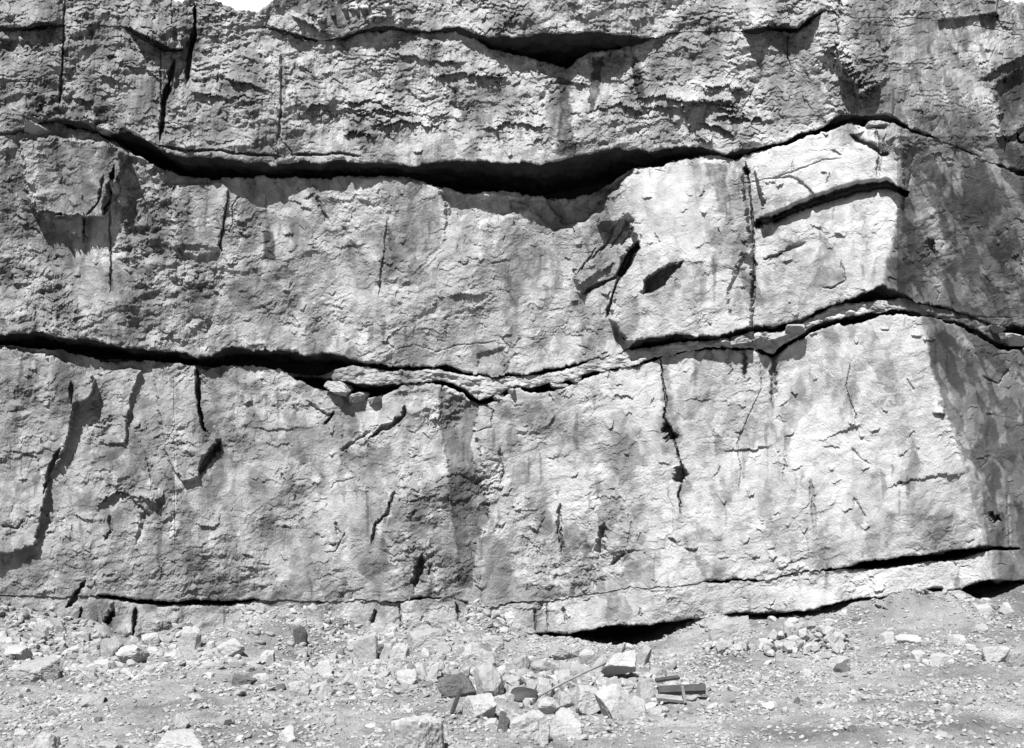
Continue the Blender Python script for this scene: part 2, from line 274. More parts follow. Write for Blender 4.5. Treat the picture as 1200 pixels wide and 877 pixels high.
for a, b, yy in ((400, 470, 122), (410, 490, 134), (430, 520, 146), (402, 440, 158), (560, 650, 148), (500, 600, 90), (820, 880, 105), (800, 870, 122), (830, 900, 140), (690, 760, 128), (745, 820, 128)):
    ledge([(a, yy), ((a+b)/2, yy-4), (b, yy+3)], .22, 12, 1.5)
stain_shade([(656, 92), (670, 95), (668, 140), (678, 180), (650, 185), (655, 140)], .36, 4, 1.2, .3); stain_shade([(694, 68), (706, 66), (703, 110), (694, 132), (690, 130)], .32, 2.5, 1, .2); stain_shade([(742, 66), (750, 70), (755, 112), (748, 118), (742, 90)], .34, 2.5, 1, .2)
stain_shade([(680, 140), (690, 130), (682, 180), (672, 180)], .65, 4, 1, .3); crack([(740, 30), (742, 80), (754, 150)], 1.6, .12, .6)
stain_shade([(822, 115), (870, 120), (872, 150), (845, 165), (825, 150)], .62, 12, 2.2, .5); ledge([(800, 128), (825, 118), (850, 125), (870, 130)], .3, 16, 1.6)
ledge([(740, 118), (770, 112), (800, 118), (830, 128)], .25, 12, 1.4); ledge([(820, 142), (845, 150), (866, 158)], .3, 12, 1.5)
ledge([(868, 35), (900, 32), (918, 28), (935, 34), (952, 20), (964, 10)], .42, 26, .9, .12); block([(905, 30), (935, 32), (955, 15), (945, 30), (932, 38)], -.2, 4); stain_shade([(920, 40), (930, 40), (925, 70), (918, 60)], .6, 5)
block([(985, 0), (1010, 5), (1036, 66), (1038, 90), (1010, 112), (990, 95), (980, 60)], .22, 5, (0, .001), 1.8)
ledge([(1008, 66), (1020, 74), (1035, 68)], .26, 12); ledge([(988, 92), (1005, 98), (1030, 94)], .2, 12); ledge([(1000, 112), (1020, 105), (1036, 94)], .25, 14)
for i in range(10):
    a = 985+i*5; ledge([(a-20, 60+i*6), (a, 50+i*7)], .22, 9, 1.5)
block([(1100, 24), (1140, 19), (1168, 14), (1172, -14), (1108, -14)], .28, 1.5, (0, 0), .4)
stain_shade([(316, 6), (340, -40), (470, -60), (445, 2), (412, 9), (392, 18), (386, 38), (372, 22), (345, 14)], .5, 4, 1.5, .45)
stain_shade([(540, -40), (700, -60), (700, -2), (560, 2)], .6, 6, 2, .4)
stain_shade([(1020, -40), (1170, -40), (1168, 14), (1100, 12), (1040, 20)], .75, 8, 2, .4)
for (qx, qy, qr) in ((377, 22, 5), (415, 8, 6), (428, 7, 6), (454, 8, 4), (390, 17, 3), (404, 10, 3)):
    pg = [(qx-qr, qy+qr*.5), (qx-qr*.7, qy-qr*.7), (qx+qr*.4, qy-qr), (qx+qr, qy-qr*.1), (qx+qr*.7, qy+qr*.7)]
    block(pg, .16, 2, (0, 0), .5); stain_shade(pg, 2.2, 1.5, .4, 0)
# right-hand return face: painted shade, mottled dark weathering, pale water streaks
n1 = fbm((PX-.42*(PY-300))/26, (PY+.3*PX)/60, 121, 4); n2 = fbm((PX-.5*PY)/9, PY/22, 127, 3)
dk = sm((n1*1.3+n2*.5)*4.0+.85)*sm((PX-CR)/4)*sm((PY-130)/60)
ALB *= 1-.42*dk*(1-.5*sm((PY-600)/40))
ALB *= 1-.22*sm((PX-CR)/4)*sm((PY-60)/80)  # whole face darkened: shade of turning from the sun put into tone
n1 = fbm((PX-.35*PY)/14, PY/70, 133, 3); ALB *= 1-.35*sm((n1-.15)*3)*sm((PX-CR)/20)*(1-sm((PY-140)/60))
stain_shade([(1080, 210), (1105, 215), (1200, 250), (1200, 370), (1150, 360), (1120, 300), (1090, 250)], .72, 10, 2.5, .4)
stain_shade([(1085, 215), (1098, 210), (1100, 260), (1112, 300), (1105, 340), (1092, 320), (1088, 270)], 1.7, 7, 2, .3); stain_shade([(1130, 270), (1148, 300), (1155, 345), (1140, 330)], 1.5, 6, 2, .3); stain_shade([(1150, 180), (1170, 195), (1200, 235), (1165, 215)], 1.4, 5, 2, .4)
stain_shade([(1085, 425), (1100, 430), (1130, 500), (1150, 560), (1165, 600), (1148, 590), (1125, 540), (1095, 470)], 1.6, 6, 2, .4); stain_shade([(1115, 380), (1140, 400), (1150, 440), (1120, 410)], 1.35, 5, 2, .4)
stain_shade([(1140, 90), (1165, 110), (1172, 160), (1152, 160)], 1.45, 5, 2, .2); stain_shade([(1165, 90), (1215, 70), (1215, 195), (1180, 190)], .6, 5, 1.5, .3)
block([(1168, 100), (1230, 60), (1400, 40), (1400, 170), (1215, 175), (1180, 165), (1172, 140)], -.5, 6, (0, 0), 1.5)
ledge([(1150, 95), (1165, 82), (1185, 72), (1215, 60)], .5, 22, 1); ledge([(1165, 160), (1185, 158), (1215, 140)], .4, 16, 1); ledge([(1145, 16), (1170, 18), (1172, 28)], .3, 12, .5); crack([(1190, 155), (1196, 168), (1215, 170)], 3, .4)
crack([(1066, 165), (1068, 200), (1062, 230)], 2, .12); crack([(1088, 280), (1095, 300)], 4, .25, 1.2); crack([(1160, 600), (1166, 610), (1170, 605)], 4, .4, 1.5); crack([(1180, 570), (1183, 640), (1190, 660)], 1.6, .12, .6)
crack([(1150, 440), (1170, 450), (1185, 430)], 1.6, .2)
# long faint joints and minor random breaks
rnd = random.Random(4)
for i in range(20):
    x = rnd.uniform(-150, 1350); y = rnd.uniform(-20, 700); up = rnd.random() < .6; L = rnd.uniform(40, 170); a = rnd.gauss(1.55, .15) if up else rnd.gauss(-.1, .12)
    pts = [(x, y)]
    for k in range(5): pts.append((pts[-1][0]+L/5*math.cos(a+rnd.gauss(0, .2)), pts[-1][1]+L/5*math.sin(a+rnd.gauss(0, .2))))
    crack(pts, rnd.uniform(.6, .9), rnd.uniform(.04, .10), .6)
for i in range(330):
    x = rnd.uniform(-180, 1380); y = rnd.uniform(-60, 740)
    if rnd.random() > rough[int(y-RY0), int(x-RX0)]*(.8 if y < 185 else .38): continue
    L = rnd.uniform(8, 46)*(1 if rnd.random() < .8 else 1.8)
    a = rnd.gauss(-.12, .35) if rnd.random() < .72 else rnd.choice((-1, 1))*rnd.uniform(.8, 1.5)
    pts = [(x, y)]
    for k in range(3):
        a2 = a+rnd.gauss(0, .45); pts.append((pts[-1][0]+L/3*math.cos(a2), pts[-1][1]+L/3*math.sin(a2)))
    if abs(a) < .7: ledge(pts, rnd.uniform(.03, .10)*(1.5 if y < 180 else .6), rnd.uniform(6, 18), 1.4)
    else: crack(pts, rnd.uniform(.7, 1.1), rnd.uniform(.05, .14), .8)
for i in range(1500):
    x = rnd.uniform(-180, 1380); y = rnd.uniform(-60, 740); L = rnd.uniform(4, 15); z_ = rough[int(y-RY0), int(x-RX0)]
    if rnd.random() > .35+.6*z_: continue
    a = rnd.gauss(-.28 if x > 560 else .05, .28) if rnd.random() < .78 else rnd.gauss(1.5, .3)
    pts = [(x, y), (x+L/2*math.cos(a), y+L/2*math.sin(a)), (x+L*math.cos(a+rnd.gauss(0, .3)), y+L*math.sin(a+rnd.gauss(0, .3)))]
    if abs(a) < .9: ledge(pts, rnd.uniform(.07, .17)*(1 if y > 190 else .7), rnd.uniform(3, 8), .7)
    else: crack(pts, rnd.uniform(.7, 1.2), rnd.uniform(.04, .10), .8)
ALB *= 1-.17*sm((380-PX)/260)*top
# general tone variation of the stone: lichen and weathering patches, fresh breaks paler
c1 = cells((PX+WX+JX*.6)/46, (PY+WY*1.5)/70, 161)[0]; c2 = cells((PX+JX+.2*PY)/17, (PY+JY)/30, 163)[0]
ALB *= 1-.26*(c1 > .18)*sm(fbm(PX/90, PY/90, 165, 2)*2+.7); ALB *= 1-.19*(c2 > .2)
dr = gn((PX+JX*.5)/7, PY/60, 167); ALB *= 1-.32*sm((dr-.40)*9)*sm(fbm(PX/60, PY/70, 169, 2)*2)
t1 = fbm(PX/45, PY/80, 151, 4); t2 = fbm((PX+WX)/13, (PY+WY)/17, 157, 3)
ALB *= 1-.30*sm(t1*1.9+.15)*(.75+.25*top); ALB *= 1+.17*t2
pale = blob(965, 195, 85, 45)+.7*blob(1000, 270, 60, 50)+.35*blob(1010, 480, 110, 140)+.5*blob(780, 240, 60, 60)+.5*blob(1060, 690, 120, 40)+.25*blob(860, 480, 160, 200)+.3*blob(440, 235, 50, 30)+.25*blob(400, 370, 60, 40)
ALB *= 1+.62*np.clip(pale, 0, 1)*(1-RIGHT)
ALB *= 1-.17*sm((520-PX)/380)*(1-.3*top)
speck = _hash(np.floor(PX/2+JX*.3), np.floor(PY/2+JY*.3), 3); ALB *= np.where(speck > .985, 1.25, 1)
ALB = 1.08*np.clip(ALB, .10, 1.75)**1.5; ALB = np.where(ALB > 1.05, 1.05+(ALB-1.05)*.42, ALB); ALB = np.clip(ALB, .10, 1.42)

NYR, NXR = P.shape
def samp(A, px, py):
    """bilinear look-up, mirrored outside the raster"""
    x = np.abs(px-RX0); x = np.where(x > NXR-2, 2*(NXR-2)-x, x); x = np.clip(x, 0, NXR-2.001)
    y = np.clip(py-RY0, 0, NYR-2.001)
    i = x.astype(int); j = y.astype(int); fx = x-i; fy = y-j
    return (A[j, i]*(1-fx)+A[j, i+1]*fx)*(1-fy)+(A[j+1, i]*(1-fx)+A[j+1, i+1]*fx)*fy

gcorner_up = ip([(-200, 965), (0, 992), (130, 1040), (160, 1051), (960, 1052)]); gcorner_lo = ip([(340, 1066), (370, 1078), (430, 1093), (540, 1127), (645, 1156), (700, 1168), (960, 1190)])
def ybase(px, py, low=False):
    k = .036 if low else .028
    c = (gcorner_lo if low else gcorner_up)(np.clip(py, -200, 960))
    u = np.minimum(px, c)
    b = np.interp(u, [-1400, -600, 0, 350, 640, 880, 1050, 1170], [25, 25.3, 26.6, 27.9, 28.5, 27.5, 26.4, 26.0])
    r = np.clip(px-c, 0, None)
    return b+np.minimum(r, 260)*k+np.clip(r-260, 0, None)*.004
def world(px, py, Y): return (px-CX)/F*Y, Y, CAMZ+(HY-py)/F*Y

# ------------------------------------------------------------------ bedding lines
B_bot = ip([(-1400, 150), (0, 156), (20, 151), (51, 141), (77, 139), (103, 144), (120, 154), (137, 156), (151, 156), (168, 164), (188, 175), (222, 184), (257, 184), (274, 187), (308, 190), (322, 194), (356, 188), (376, 192), (400, 187), (420, 189), (468, 193), (503, 192), (544, 186), (592, 192), (633, 192), (660, 186), (691, 178), (722, 173), (759, 176), (800, 174), (820, 173), (851, 180), (889, 171), (913, 168), (937, 157), (964, 151), (978, 139), (986, 133), (1012, 135), (1040, 132), (1060, 144), (1091, 159), (1115, 171), (1142, 181), (1170, 192), (1200, 200), (1300, 235), (2600, 400)])
C_top = ip([(-1400, 152), (0, 159), (20, 157), (51, 146), (77, 146), (103, 154), (120, 162), (137, 168), (147, 177), (171, 188), (205, 203), (240, 209), (267, 210), (308, 208), (363, 210), (400, 207), (462, 208), (479, 207), (513, 219), (544, 228), (585, 224), (619, 229), (653, 234), (691, 229), (708, 222), (725, 209), (742, 197), (776, 195), (800, 186), (834, 183), (862, 187), (882, 180), (906, 173), (930, 168), (944, 161), (971, 155), (998, 146), (1012, 147), (1040, 143), (1060, 150), (1091, 163), (1118, 173), (1142, 183), (1170, 195), (1200, 206), (1300, 238), (2600, 402)])
C_bot = ip([(-1400, 385), (0, 391), (27, 388), (62, 394), (110, 399), (137, 406), (171, 411), (212, 413), (243, 417), (274, 406), (301, 410), (328, 410), (363, 413), (400, 418), (427, 424), (458, 430), (496, 429), (527, 430), (547, 437), (578, 439), (612, 439), (640, 435), (667, 429), (701, 420), (728, 410), (746, 399), (763, 395), (800, 392), (817, 393), (844, 392), (868, 383), (903, 381), (927, 378), (957, 364), (998, 350), (1019, 341), (1034, 334), (1053, 341), (1074, 352), (1108, 360), (1142, 372), (1170, 382), (1200, 381), (1300, 395), (2600, 480)])
D_top = ip([(-1400, 410), (0, 412), (380, 440), (400, 432), (414, 429), (458, 434), (503, 432), (544, 438), (571, 442), (605, 442), (640, 438), (674, 430), (698, 422), (728, 412), (763, 406), (800, 401), (851, 398), (882, 389), (923, 388), (937, 381), (957, 370), (971, 362), (998, 355), (1019, 352), (1045, 349), (1060, 348), (1074, 355), (1108, 362), (1142, 374), (1170, 388), (1200, 394), (1300, 402), (2600, 486)])
D_bot = ip([(-1400, 411), (0, 413), (380, 444), (400, 446), (434, 452), (472, 449), (513, 446), (544, 454), (561, 470), (585, 461), (605, 452), (622, 456), (640, 451), (667, 446), (694, 434), (708, 435), (742, 428), (776, 417), (800, 413), (827, 406), (868, 408), (889, 408), (906, 416), (920, 403), (940, 393), (951, 382), (981, 374), (1005, 369), (1040, 365), (1057, 363), (1081, 369), (1108, 374), (1142, 386), (1170, 402), (1200, 404), (1300, 412), (2600, 490)])
E_top = ip([(-1400, 400), (0, 407), (41, 408), (68, 411), (103, 419), (127, 424), (154, 422), (192, 424), (219, 427), (240, 433), (260, 430), (308, 430), (335, 436), (356, 448), (376, 458), (400, 462), (420, 466), (434, 468), (450, 462), (472, 453), (500, 450), (513, 452), (530, 455), (544, 462), (561, 474), (580, 471), (590, 466), (605, 456), (622, 461), (640, 458), (667, 452), (694, 439), (708, 438), (742, 430), (776, 419), (800, 415), (827, 408), (868, 411), (889, 412), (906, 421), (920, 408), (940, 396), (951, 387), (981, 381), (990, 383), (1005, 378), (1020, 374), (1040, 372), (1057, 368), (1081, 372), (1108, 378), (1142, 392), (1170, 410), (1200, 408), (1300, 414), (2600, 492)])
E_bot = ip([(-1400, 690), (0, 697), (51, 698), (75, 701), (113, 697), (137, 699), (161, 702), (192, 705), (233, 704), (267, 703), (300, 703), (368, 704), (437, 704), (471, 703), (492, 701), (522, 699), (560, 711), (600, 707), (660, 702), (700, 695), (737, 688), (790, 687), (819, 681), (839, 679), (860, 680), (900, 679), (944, 669), (989, 666), (1023, 657), (1085, 649), (1140, 641), (1157, 641), (1200, 644), (1300, 655), (2600, 690)])
F_top = ip([(-1400, 686), (0, 693), (51, 694), (66, 696), (80, 702), (92, 696), (106, 695), (113, 699), (137, 703), (161, 708), (192, 710), (233, 708), (267, 709), (300, 706), (318, 699), (360, 700), (375, 706), (395, 705), (405, 700), (440, 700), (455, 704), (471, 705), (522, 700), (560, 712), (600, 707), (612, 702), (660, 697), (700, 690), (728, 685), (738, 689), (748, 684), (790, 682), (812, 678), (819, 682), (835, 685), (845, 685), (860, 681), (900, 680), (944, 670), (989, 668), (1010, 668), (1040, 665), (1085, 658), (1120, 656), (1140, 651), (1157, 646), (1200, 645), (1300, 656), (2600, 691)])
F_bot = ip([(-1400, 800), (0, 800), (570, 800), (580, 760), (600, 744), (630, 742), (668, 741), (716, 733), (771, 731), (802, 727), (833, 724), (867, 719), (900, 718), (944, 716), (979, 707), (1003, 701), (1025, 700), (1046, 696), (1074, 692), (1098, 689), (1110, 691), (1127, 690), (1146, 681), (1200, 680), (1220, 685), (1240, 740), (2600, 800)])
A_bot = ip([(-1400, 10), (0, 30), (40, 32), (72, 28), (110, 30), (150, 31), (170, 42), (200, 57), (214, 58), (230, 34), (250, 30), (320, 32), (345, 40), (370, 46), (396, 44), (420, 38), (444, 31), (456, 31), (485, 34), (503, 36), (537, 32), (550, 36), (571, 43), (605, 43), (640, 38), (674, 39), (701, 36), (728, 41), (763, 44), (800, 36), (868, 35), (905, 31), (935, 33), (955, 15), (968, 10), (1000, 20), (1100, 22), (1300, 60), (2600, 200)])
B_top = ip([(-1400, 5), (0, 37), (40, 37), (72, 32), (78, 24), (145, 26), (152, 34), (170, 48), (200, 63), (214, 63), (222, 34), (250, 25), (310, 27), (322, 33), (345, 43), (370, 50), (380, 44), (392, 42), (400, 47), (434, 39), (462, 34), (489, 38), (537, 38), (554, 44), (575, 58), (600, 64), (640, 72), (664, 82), (680, 66), (698, 60), (708, 62), (742, 54), (760, 47), (770, 36), (800, 31), (862, 31), (872, 38), (905, 38), (935, 39), (955, 20), (966, 13), (974, 5), (1000, 14), (1100, 16), (1300, 54), (2600, 194)])
A_top = ip([(-1400, -60), (0, -45), (150, -35), (185, -16), (193, -2), (203, 2), (214, 3), (220, -5), (240, -7), (247, 0), (262, 6), (275, 11), (290, 13), (302, 14), (312, 9), (322, 0), (332, -16), (400, -30), (700, -60), (1100, -50), (1140, -28), (1163, -12), (1172, 1), (1185, 4), (1200, 4), (1225, 2), (1250, -20), (1300, -30), (2600, 0)])

# how far each bed stands out in front of the face, in metres
def off_A(px): return off_B(px)*.65+np.interp(px, [0, 75, 85, 145, 158, 214, 226, 300, 320, 375, 385, 395, 540, 600, 660, 720, 775, 800, 868, 900, 960, 985, 2600], [.08, .08, .0, .0, .12, .12, .0, .0, .04, .05, .02, .20, .20, .5, .8, .62, .12, .0, .0, .06, .05, .0, .0])
def off_B(px): return np.interp(px, [-1400, 0, 51, 103, 140, 200, 300, 400, 480, 560, 640, 700, 740, 800, 900, 960, 1000, 1060, 1090, 1140, 2600], [.1, .12, .2, .2, .25, .50, .52, .46, .50, .62, .85, .85, .45, .25, .12, .15, .2, .2, .12, .04, .04])
def off_C(px): return np.interp(px, [-1400, 0, 200, 400, 500, 2600], [0]*6)
def off_D(px): return np.interp(px, [0, 365, 398, 540, 700, 900, 1000, 1050, 1100, 2600], [-1.4, -1.4, -.05, -.06, -.06, -.04, -.16, -.16, -.04, -.04])
def off_E(px): return np.interp(px, [-1400, 0, 60, 200, 300, 400, 440, 470, 540, 600, 800, 930, 1000, 1050, 1090, 2600], [-.35, -.35, -.34, -.30, -.36, -.42, -.26, -.10, -.12, -.10, -.08, -.10, -.28, -.28, -.08, -.05])
def off_F(px): return np.interp(px, [-1400, 0, 100, 120, 300, 330, 465, 475, 535, 545, 700, 860, 980, 1010, 1150, 1170, 2600], [-.12, -.12, -.12, -.14, -.16, -.13, -.12, -.02, -.02, -.10, -.05, -.05, -.10, -.24, -.22, -.05, -.05])
BEDS = {'A': (A_top, A_bot, off_A), 'B': (B_top, B_bot, off_B), 'C': (C_top, C_bot, off_C), 'D': (D_top, D_bot, off_D), 'E': (E_top, E_bot, off_E), 'F': (F_top, F_bot, off_F)}
def jn(px, s, a):
    st = lambda w, k: _hash(np.floor(px/w+.5*gn(px/w, px*0, 3+k)), np.full(px.shape, s), 240+k)-.5
    return a*(fbm(px/31, px*0+s, 201+s, 2)+.6*fbm(px/7, px*0+s, 231+s, 2)+1.3*st(13, 1)+.8*st(5, 2)+1.2*st(37, 3))

# lean of the face: the lower bed spreads a little towards its foot
def lean(px, py): return .0008*np.clip(py-430, 0, None)+.0004*np.clip(py-200, 0, None)

cols = np.concatenate([np.linspace(-1400, -205, 90), np.arange(-200, 1400.5, 1.0), np.linspace(1410, 2500, 80)])

# ------------------------------------------------------------------ materials
def new_mat(name, base, var=.25, scale=3., bump=.3, bscale=40., rough=.92, attr=None, speckle=0.):
    m = bpy.data.materials.new(name); m.use_nodes = True; nt = m.node_tree; N = nt.nodes; L = nt.links
    b = N['Principled BSDF']; b.inputs['Roughness'].default_value = rough; b.inputs['Specular IOR Level'].default_value = .25
    tc = N.new('ShaderNodeTexCoord'); src = tc.outputs['Object']
    n1 = N.new('ShaderNodeTexNoise'); n1.inputs['Scale'].default_value = scale; n1.inputs['Detail'].default_value = 8; n1.inputs['Roughness'].default_value = .65; L.new(src, n1.inputs['Vector'])
    mr = N.new('ShaderNodeMapRange'); mr.inputs[1].default_value = .3; mr.inputs[2].default_value = .7; mr.inputs[3].default_value = base*(1-var); mr.inputs[4].default_value = base*(1+var); L.new(n1.outputs['Fac'], mr.inputs[0])
    val = mr.outputs[0]
    if speckle:
        n3 = N.new('ShaderNodeTexNoise'); n3.inputs['Scale'].default_value = bscale*1.7; n3.inputs['Detail'].default_value = 3; L.new(src, n3.inputs['Vector'])
        m3 = N.new('ShaderNodeMapRange'); m3.inputs[1].default_value = .35; m3.inputs[2].default_value = .65; m3.inputs[3].default_value = 1-speckle; m3.inputs[4].default_value = 1+speckle; L.new(n3.outputs['Fac'], m3.inputs[0])
        mm = N.new('ShaderNodeMath'); mm.operation = 'MULTIPLY'; L.new(val, mm.inputs[0]); L.new(m3.outputs[0], mm.inputs[1]); val = mm.outputs[0]
    if attr:
        at = N.new('ShaderNodeAttribute'); at.attribute_name = attr
        mm = N.new('ShaderNodeMath'); mm.operation = 'MULTIPLY'; L.new(val, mm.inputs[0]); L.new(at.outputs['Fac'], mm.inputs[1]); val = mm.outputs[0]
    cc = N.new('ShaderNodeCombineColor')
    for k in range(3): L.new(val, cc.inputs[k])
    L.new(cc.outputs[0], b.inputs['Base Color'])
    n2 = N.new('ShaderNodeTexNoise'); n2.inputs['Scale'].default_value = bscale; n2.inputs['Detail'].default_value = 6; n2.inputs['Roughness'].default_value = .7; L.new(src, n2.inputs['Vector'])
    bp = N.new('ShaderNodeBump'); bp.inputs['Strength'].default_value = bump; bp.inputs['Distance'].default_value = .03; L.new(n2.outputs['Fac'], bp.inputs['Height']); L.new(bp.outputs[0], b.inputs['Normal'])
    return m
M_rock = new_mat('limestone_face', .28, .16, 2.2, .5, 30, attr='tone', speckle=.14)
M_under = new_mat('shade_black_underside', .028, .3, 3, .6, 20)  # near-black so the shade of the clefts is in the colour
M_ground = new_mat('quarry_floor', .185, .22, 1.6, .8, 26, attr='tone', speckle=.30)
M_chip = new_mat('gravel_chips', .40, .3, 3, .4, 30)
M_pale = new_mat('pale_broken_stone', .31, .14, 4, .5, 24, speckle=.08)
M_mid = new_mat('grey_broken_stone', .25, .18, 4, .5, 24, speckle=.10)
M_dark = new_mat('dark_stone', .09, .25, 5, .6, 24, speckle=.15)
M_rock_plain = new_mat('fallen_flake', .29, .16, 2.2, .5, 30, speckle=.14)
M_wood = new_mat('weathered_timber', .22, .3, 9, .4, 50); M_wood2 = new_mat('dark_timber', .05, .3, 9, .4, 50)
M_iron = new_mat('rusted_iron', .035, .4, 8, .2, 60, rough=.6)
M_grass = new_mat('dry_grass', .16, .4, 3, .1, 20)

# ------------------------------------------------------------------ mesh helpers
def mesh_np(name, V, Q, mats, tone=None, smooth=False, midx=None, parent=None):
    me = bpy.data.meshes.new(name); V = np.asarray(V, np.float32); Q = np.asarray(Q, np.int32); k = Q.shape[1]
    me.vertices.add(len(V)); me.vertices.foreach_set('co', V.ravel())
    me.loops.add(Q.size); me.loops.foreach_set('vertex_index', Q.ravel())
    me.polygons.add(len(Q)); me.polygons.foreach_set('loop_start', np.arange(0, Q.size, k, dtype=np.int32)); me.polygons.foreach_set('loop_total', np.full(len(Q), k, np.int32))
    for m in (mats if isinstance(mats, (list, tuple)) else [mats]): me.materials.append(m)
    if midx is not None: me.polygons.foreach_set('material_index', midx.astype(np.int32))
    me.polygons.foreach_set('use_smooth', np.full(len(Q), smooth))
    if tone is not None:
        a = me.attributes.new('tone', 'FLOAT', 'POINT'); a.data.foreach_set('value', tone.astype(np.float32))
    me.update(calc_edges=True)
    o = bpy.data.objects.new(name, me); C.objects.link(o)
    if parent: o.parent = parent
    return o
def grid_faces(nr, nc):
    i = np.arange(nr*nc).reshape(nr, nc)
    return np.stack([i[:-1, :-1], i[1:, :-1], i[1:, 1:], i[:-1, 1:]], -1).reshape(-1, 4)
def tag(o, label=None, cat=None, group=None, kind=None):
    for k, v in (('label', label), ('category', cat), ('group', group), ('kind', kind)):
        if v: o[k] = v
    return o

cliff = bpy.data.objects.new('cliff', None); C.objects.link(cliff); cliff.location = (0, 27, 0)
tag(cliff, 'tall pale limestone quarry face in thick beds split by dark bedding cracks', 'cliff', kind='structure')
inv = Matrix.Translation((0, 27, 0)).inverted()

UP = {'B': 'A', 'C': 'B', 'D': 'C', 'E': 'D', 'F': 'E'}; LOW = {'A': 'B', 'B': 'C', 'C': 'D', 'D': 'E', 'E': 'F'}
def bed(key, name, label, rows, back=3.2):
    tp, bt, off = BEDS[key]; s = ord(key)
    t = tp(cols)+jn(cols, s, 2.0 if key in 'BCE' else 1.3); b = bt(cols)+jn(cols, s+40, 2.0 if key in 'BC' else 1.5)
    if key == 'A': t = tp(cols)+jn(cols, s, 3.0)
    b = np.maximum(b, t+1.0)
    v = np.linspace(0, 1, rows)[:, None]
    py = t[None]*(1-v)+b[None]*v; px = np.broadcast_to(cols[None], py.shape)
    jag_top = gn(cols/9, cols*0+s, 400+s)*.05; o = off(cols)[None]
    dt = (py-t[None]); db = (b[None]-py)
    Pm = samp(P, px, py)
    wr = 3.0+2*np.abs(gn(px/25, py/25, 300+s))
    ug, lg = UP.get(key), LOW.get(key)
    og = np.clip((t-BEDS[ug][1](cols)-1)/2, 0, 1)[None] if ug else 1; ol = np.clip((BEDS[lg][0](cols)-b-1)/2, 0, 1)[None] if lg else 1
    rt = og*np.where(dt < wr, .05*(1-np.sqrt(np.clip(1-(1-dt/wr)**2, 0, 1))), 0)
    rb = ol*np.where(db < wr*.8, .035*(1-np.sqrt(np.clip(1-(1-db/(wr*.8))**2, 0, 1))), 0)
    if key == 'D': Pm = Pm*.5+.05*fbm(px/14, py/8, 333, 3); rt = rt*1.3
    # bed-bound offset: fades from top to bottom so that E and C read as one leaning wall
    if key == 'E': o = o*np.clip(1-(py-E_top(px))/230*.75, .25, 1)
    if key == 'B': o = o*(1-.35*np.clip((170-py)/130, 0, 1))-.03
    Y = ybase(px, py, key in 'EF')-lean(px, py)-Pm-o+rt+rb
    X, Yw, Z = world(px, py, Y)
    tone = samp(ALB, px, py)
    # returns: top shelf and underside run back into the hill
    nb = 22
    def ret(row, sign):
        out = []
        x0, y0, z0 = X[row], Yw[row], Z[row]
        def avg(q, k):
            c = np.cumsum(np.concatenate([np.full(k, q[0]), q, np.full(k+1, q[-1])])); return (c[2*k+1:]-c[:-2*k-1])/(2*k+1)
        y1, z1 = avg(y0, 14), avg(z0, 14)
        for k in range(1, nb+1):
            q = (k/nb)**1.6*(back if not (key == 'A' and sign > 0) else 60); f_ = min(1, k/3)
            nz_ = fbm(x0*2.2, np.full_like(x0, q*2.6), 500+s+(sign > 0), 3)+.8*cells(x0*1.6, np.full_like(x0, q*2.0), 520+s)[0]
            out.append((x0, y0*(1-f_)+y1*f_+q, z0*(1-f_)+z1*f_+.07*nz_*f_*(-1 if sign < 0 else 1)*(1 if sign < 0 else .5)+(sign*.02*q if not (key == 'A' and sign > 0) else 0)))
        return out
    rowsX = []
    tr = ret(0, 1)[::-1]; br = ret(-1, -1)
    GX = np.concatenate([np.stack([a[0] for a in tr]), X, np.stack([a[0] for a in br])])
    GY = np.concatenate([np.stack([a[1] for a in tr]), Yw, np.stack([a[1] for a in br])])
    GZ = np.concatenate([np.stack([a[2] for a in tr]), Z, np.stack([a[2] for a in br])])
    T = np.concatenate([np.repeat(tone[:1], nb, 0), tone, np.repeat(tone[-1:], nb, 0)])
    V = np.stack([GX, GY-27, GZ], -1).reshape(-1, 3)
    nr, nc = GX.shape
    Q = grid_faces(nr, nc)
    rid = np.repeat(np.arange(nr-1), nc-1)
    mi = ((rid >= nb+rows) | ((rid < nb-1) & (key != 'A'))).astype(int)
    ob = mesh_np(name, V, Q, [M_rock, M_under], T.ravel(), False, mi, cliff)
    ob['label'] = label
    return ob
bed('A', 'cap_bed', 'crumbly uppermost ledge of rock with a dark overhang beneath', 95)
bed('B', 'upper_bed', 'rough thinly layered rock bed jutting over the widest dark cleft', 175)
bed('C', 'middle_bed', 'thick middle bed between the two long dark clefts', 262)
bed('D', 'thin_bed', 'thin pale broken layer between the middle and the lower bed', 26)
bed('E', 'lower_bed', 'tallest bed above the foot of the quarry face', 300)
bed('F', 'basal_bed', 'low undercut bed at the foot of the face', 80, 2.2)
# rock closing the clefts behind, their shade put into its black colour
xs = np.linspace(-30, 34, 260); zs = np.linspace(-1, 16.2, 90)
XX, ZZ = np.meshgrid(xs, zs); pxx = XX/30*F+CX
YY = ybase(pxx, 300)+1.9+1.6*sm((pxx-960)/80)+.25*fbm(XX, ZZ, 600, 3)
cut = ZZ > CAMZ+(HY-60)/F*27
mesh_np('cleft_rock', np.stack([XX, YY-27, np.minimum(ZZ, 14.2)], -1).reshape(-1, 3), grid_faces(90, 260), M_under, None, True, None, cliff)['label'] = 'rock deep inside the clefts, coloured black for their shade'

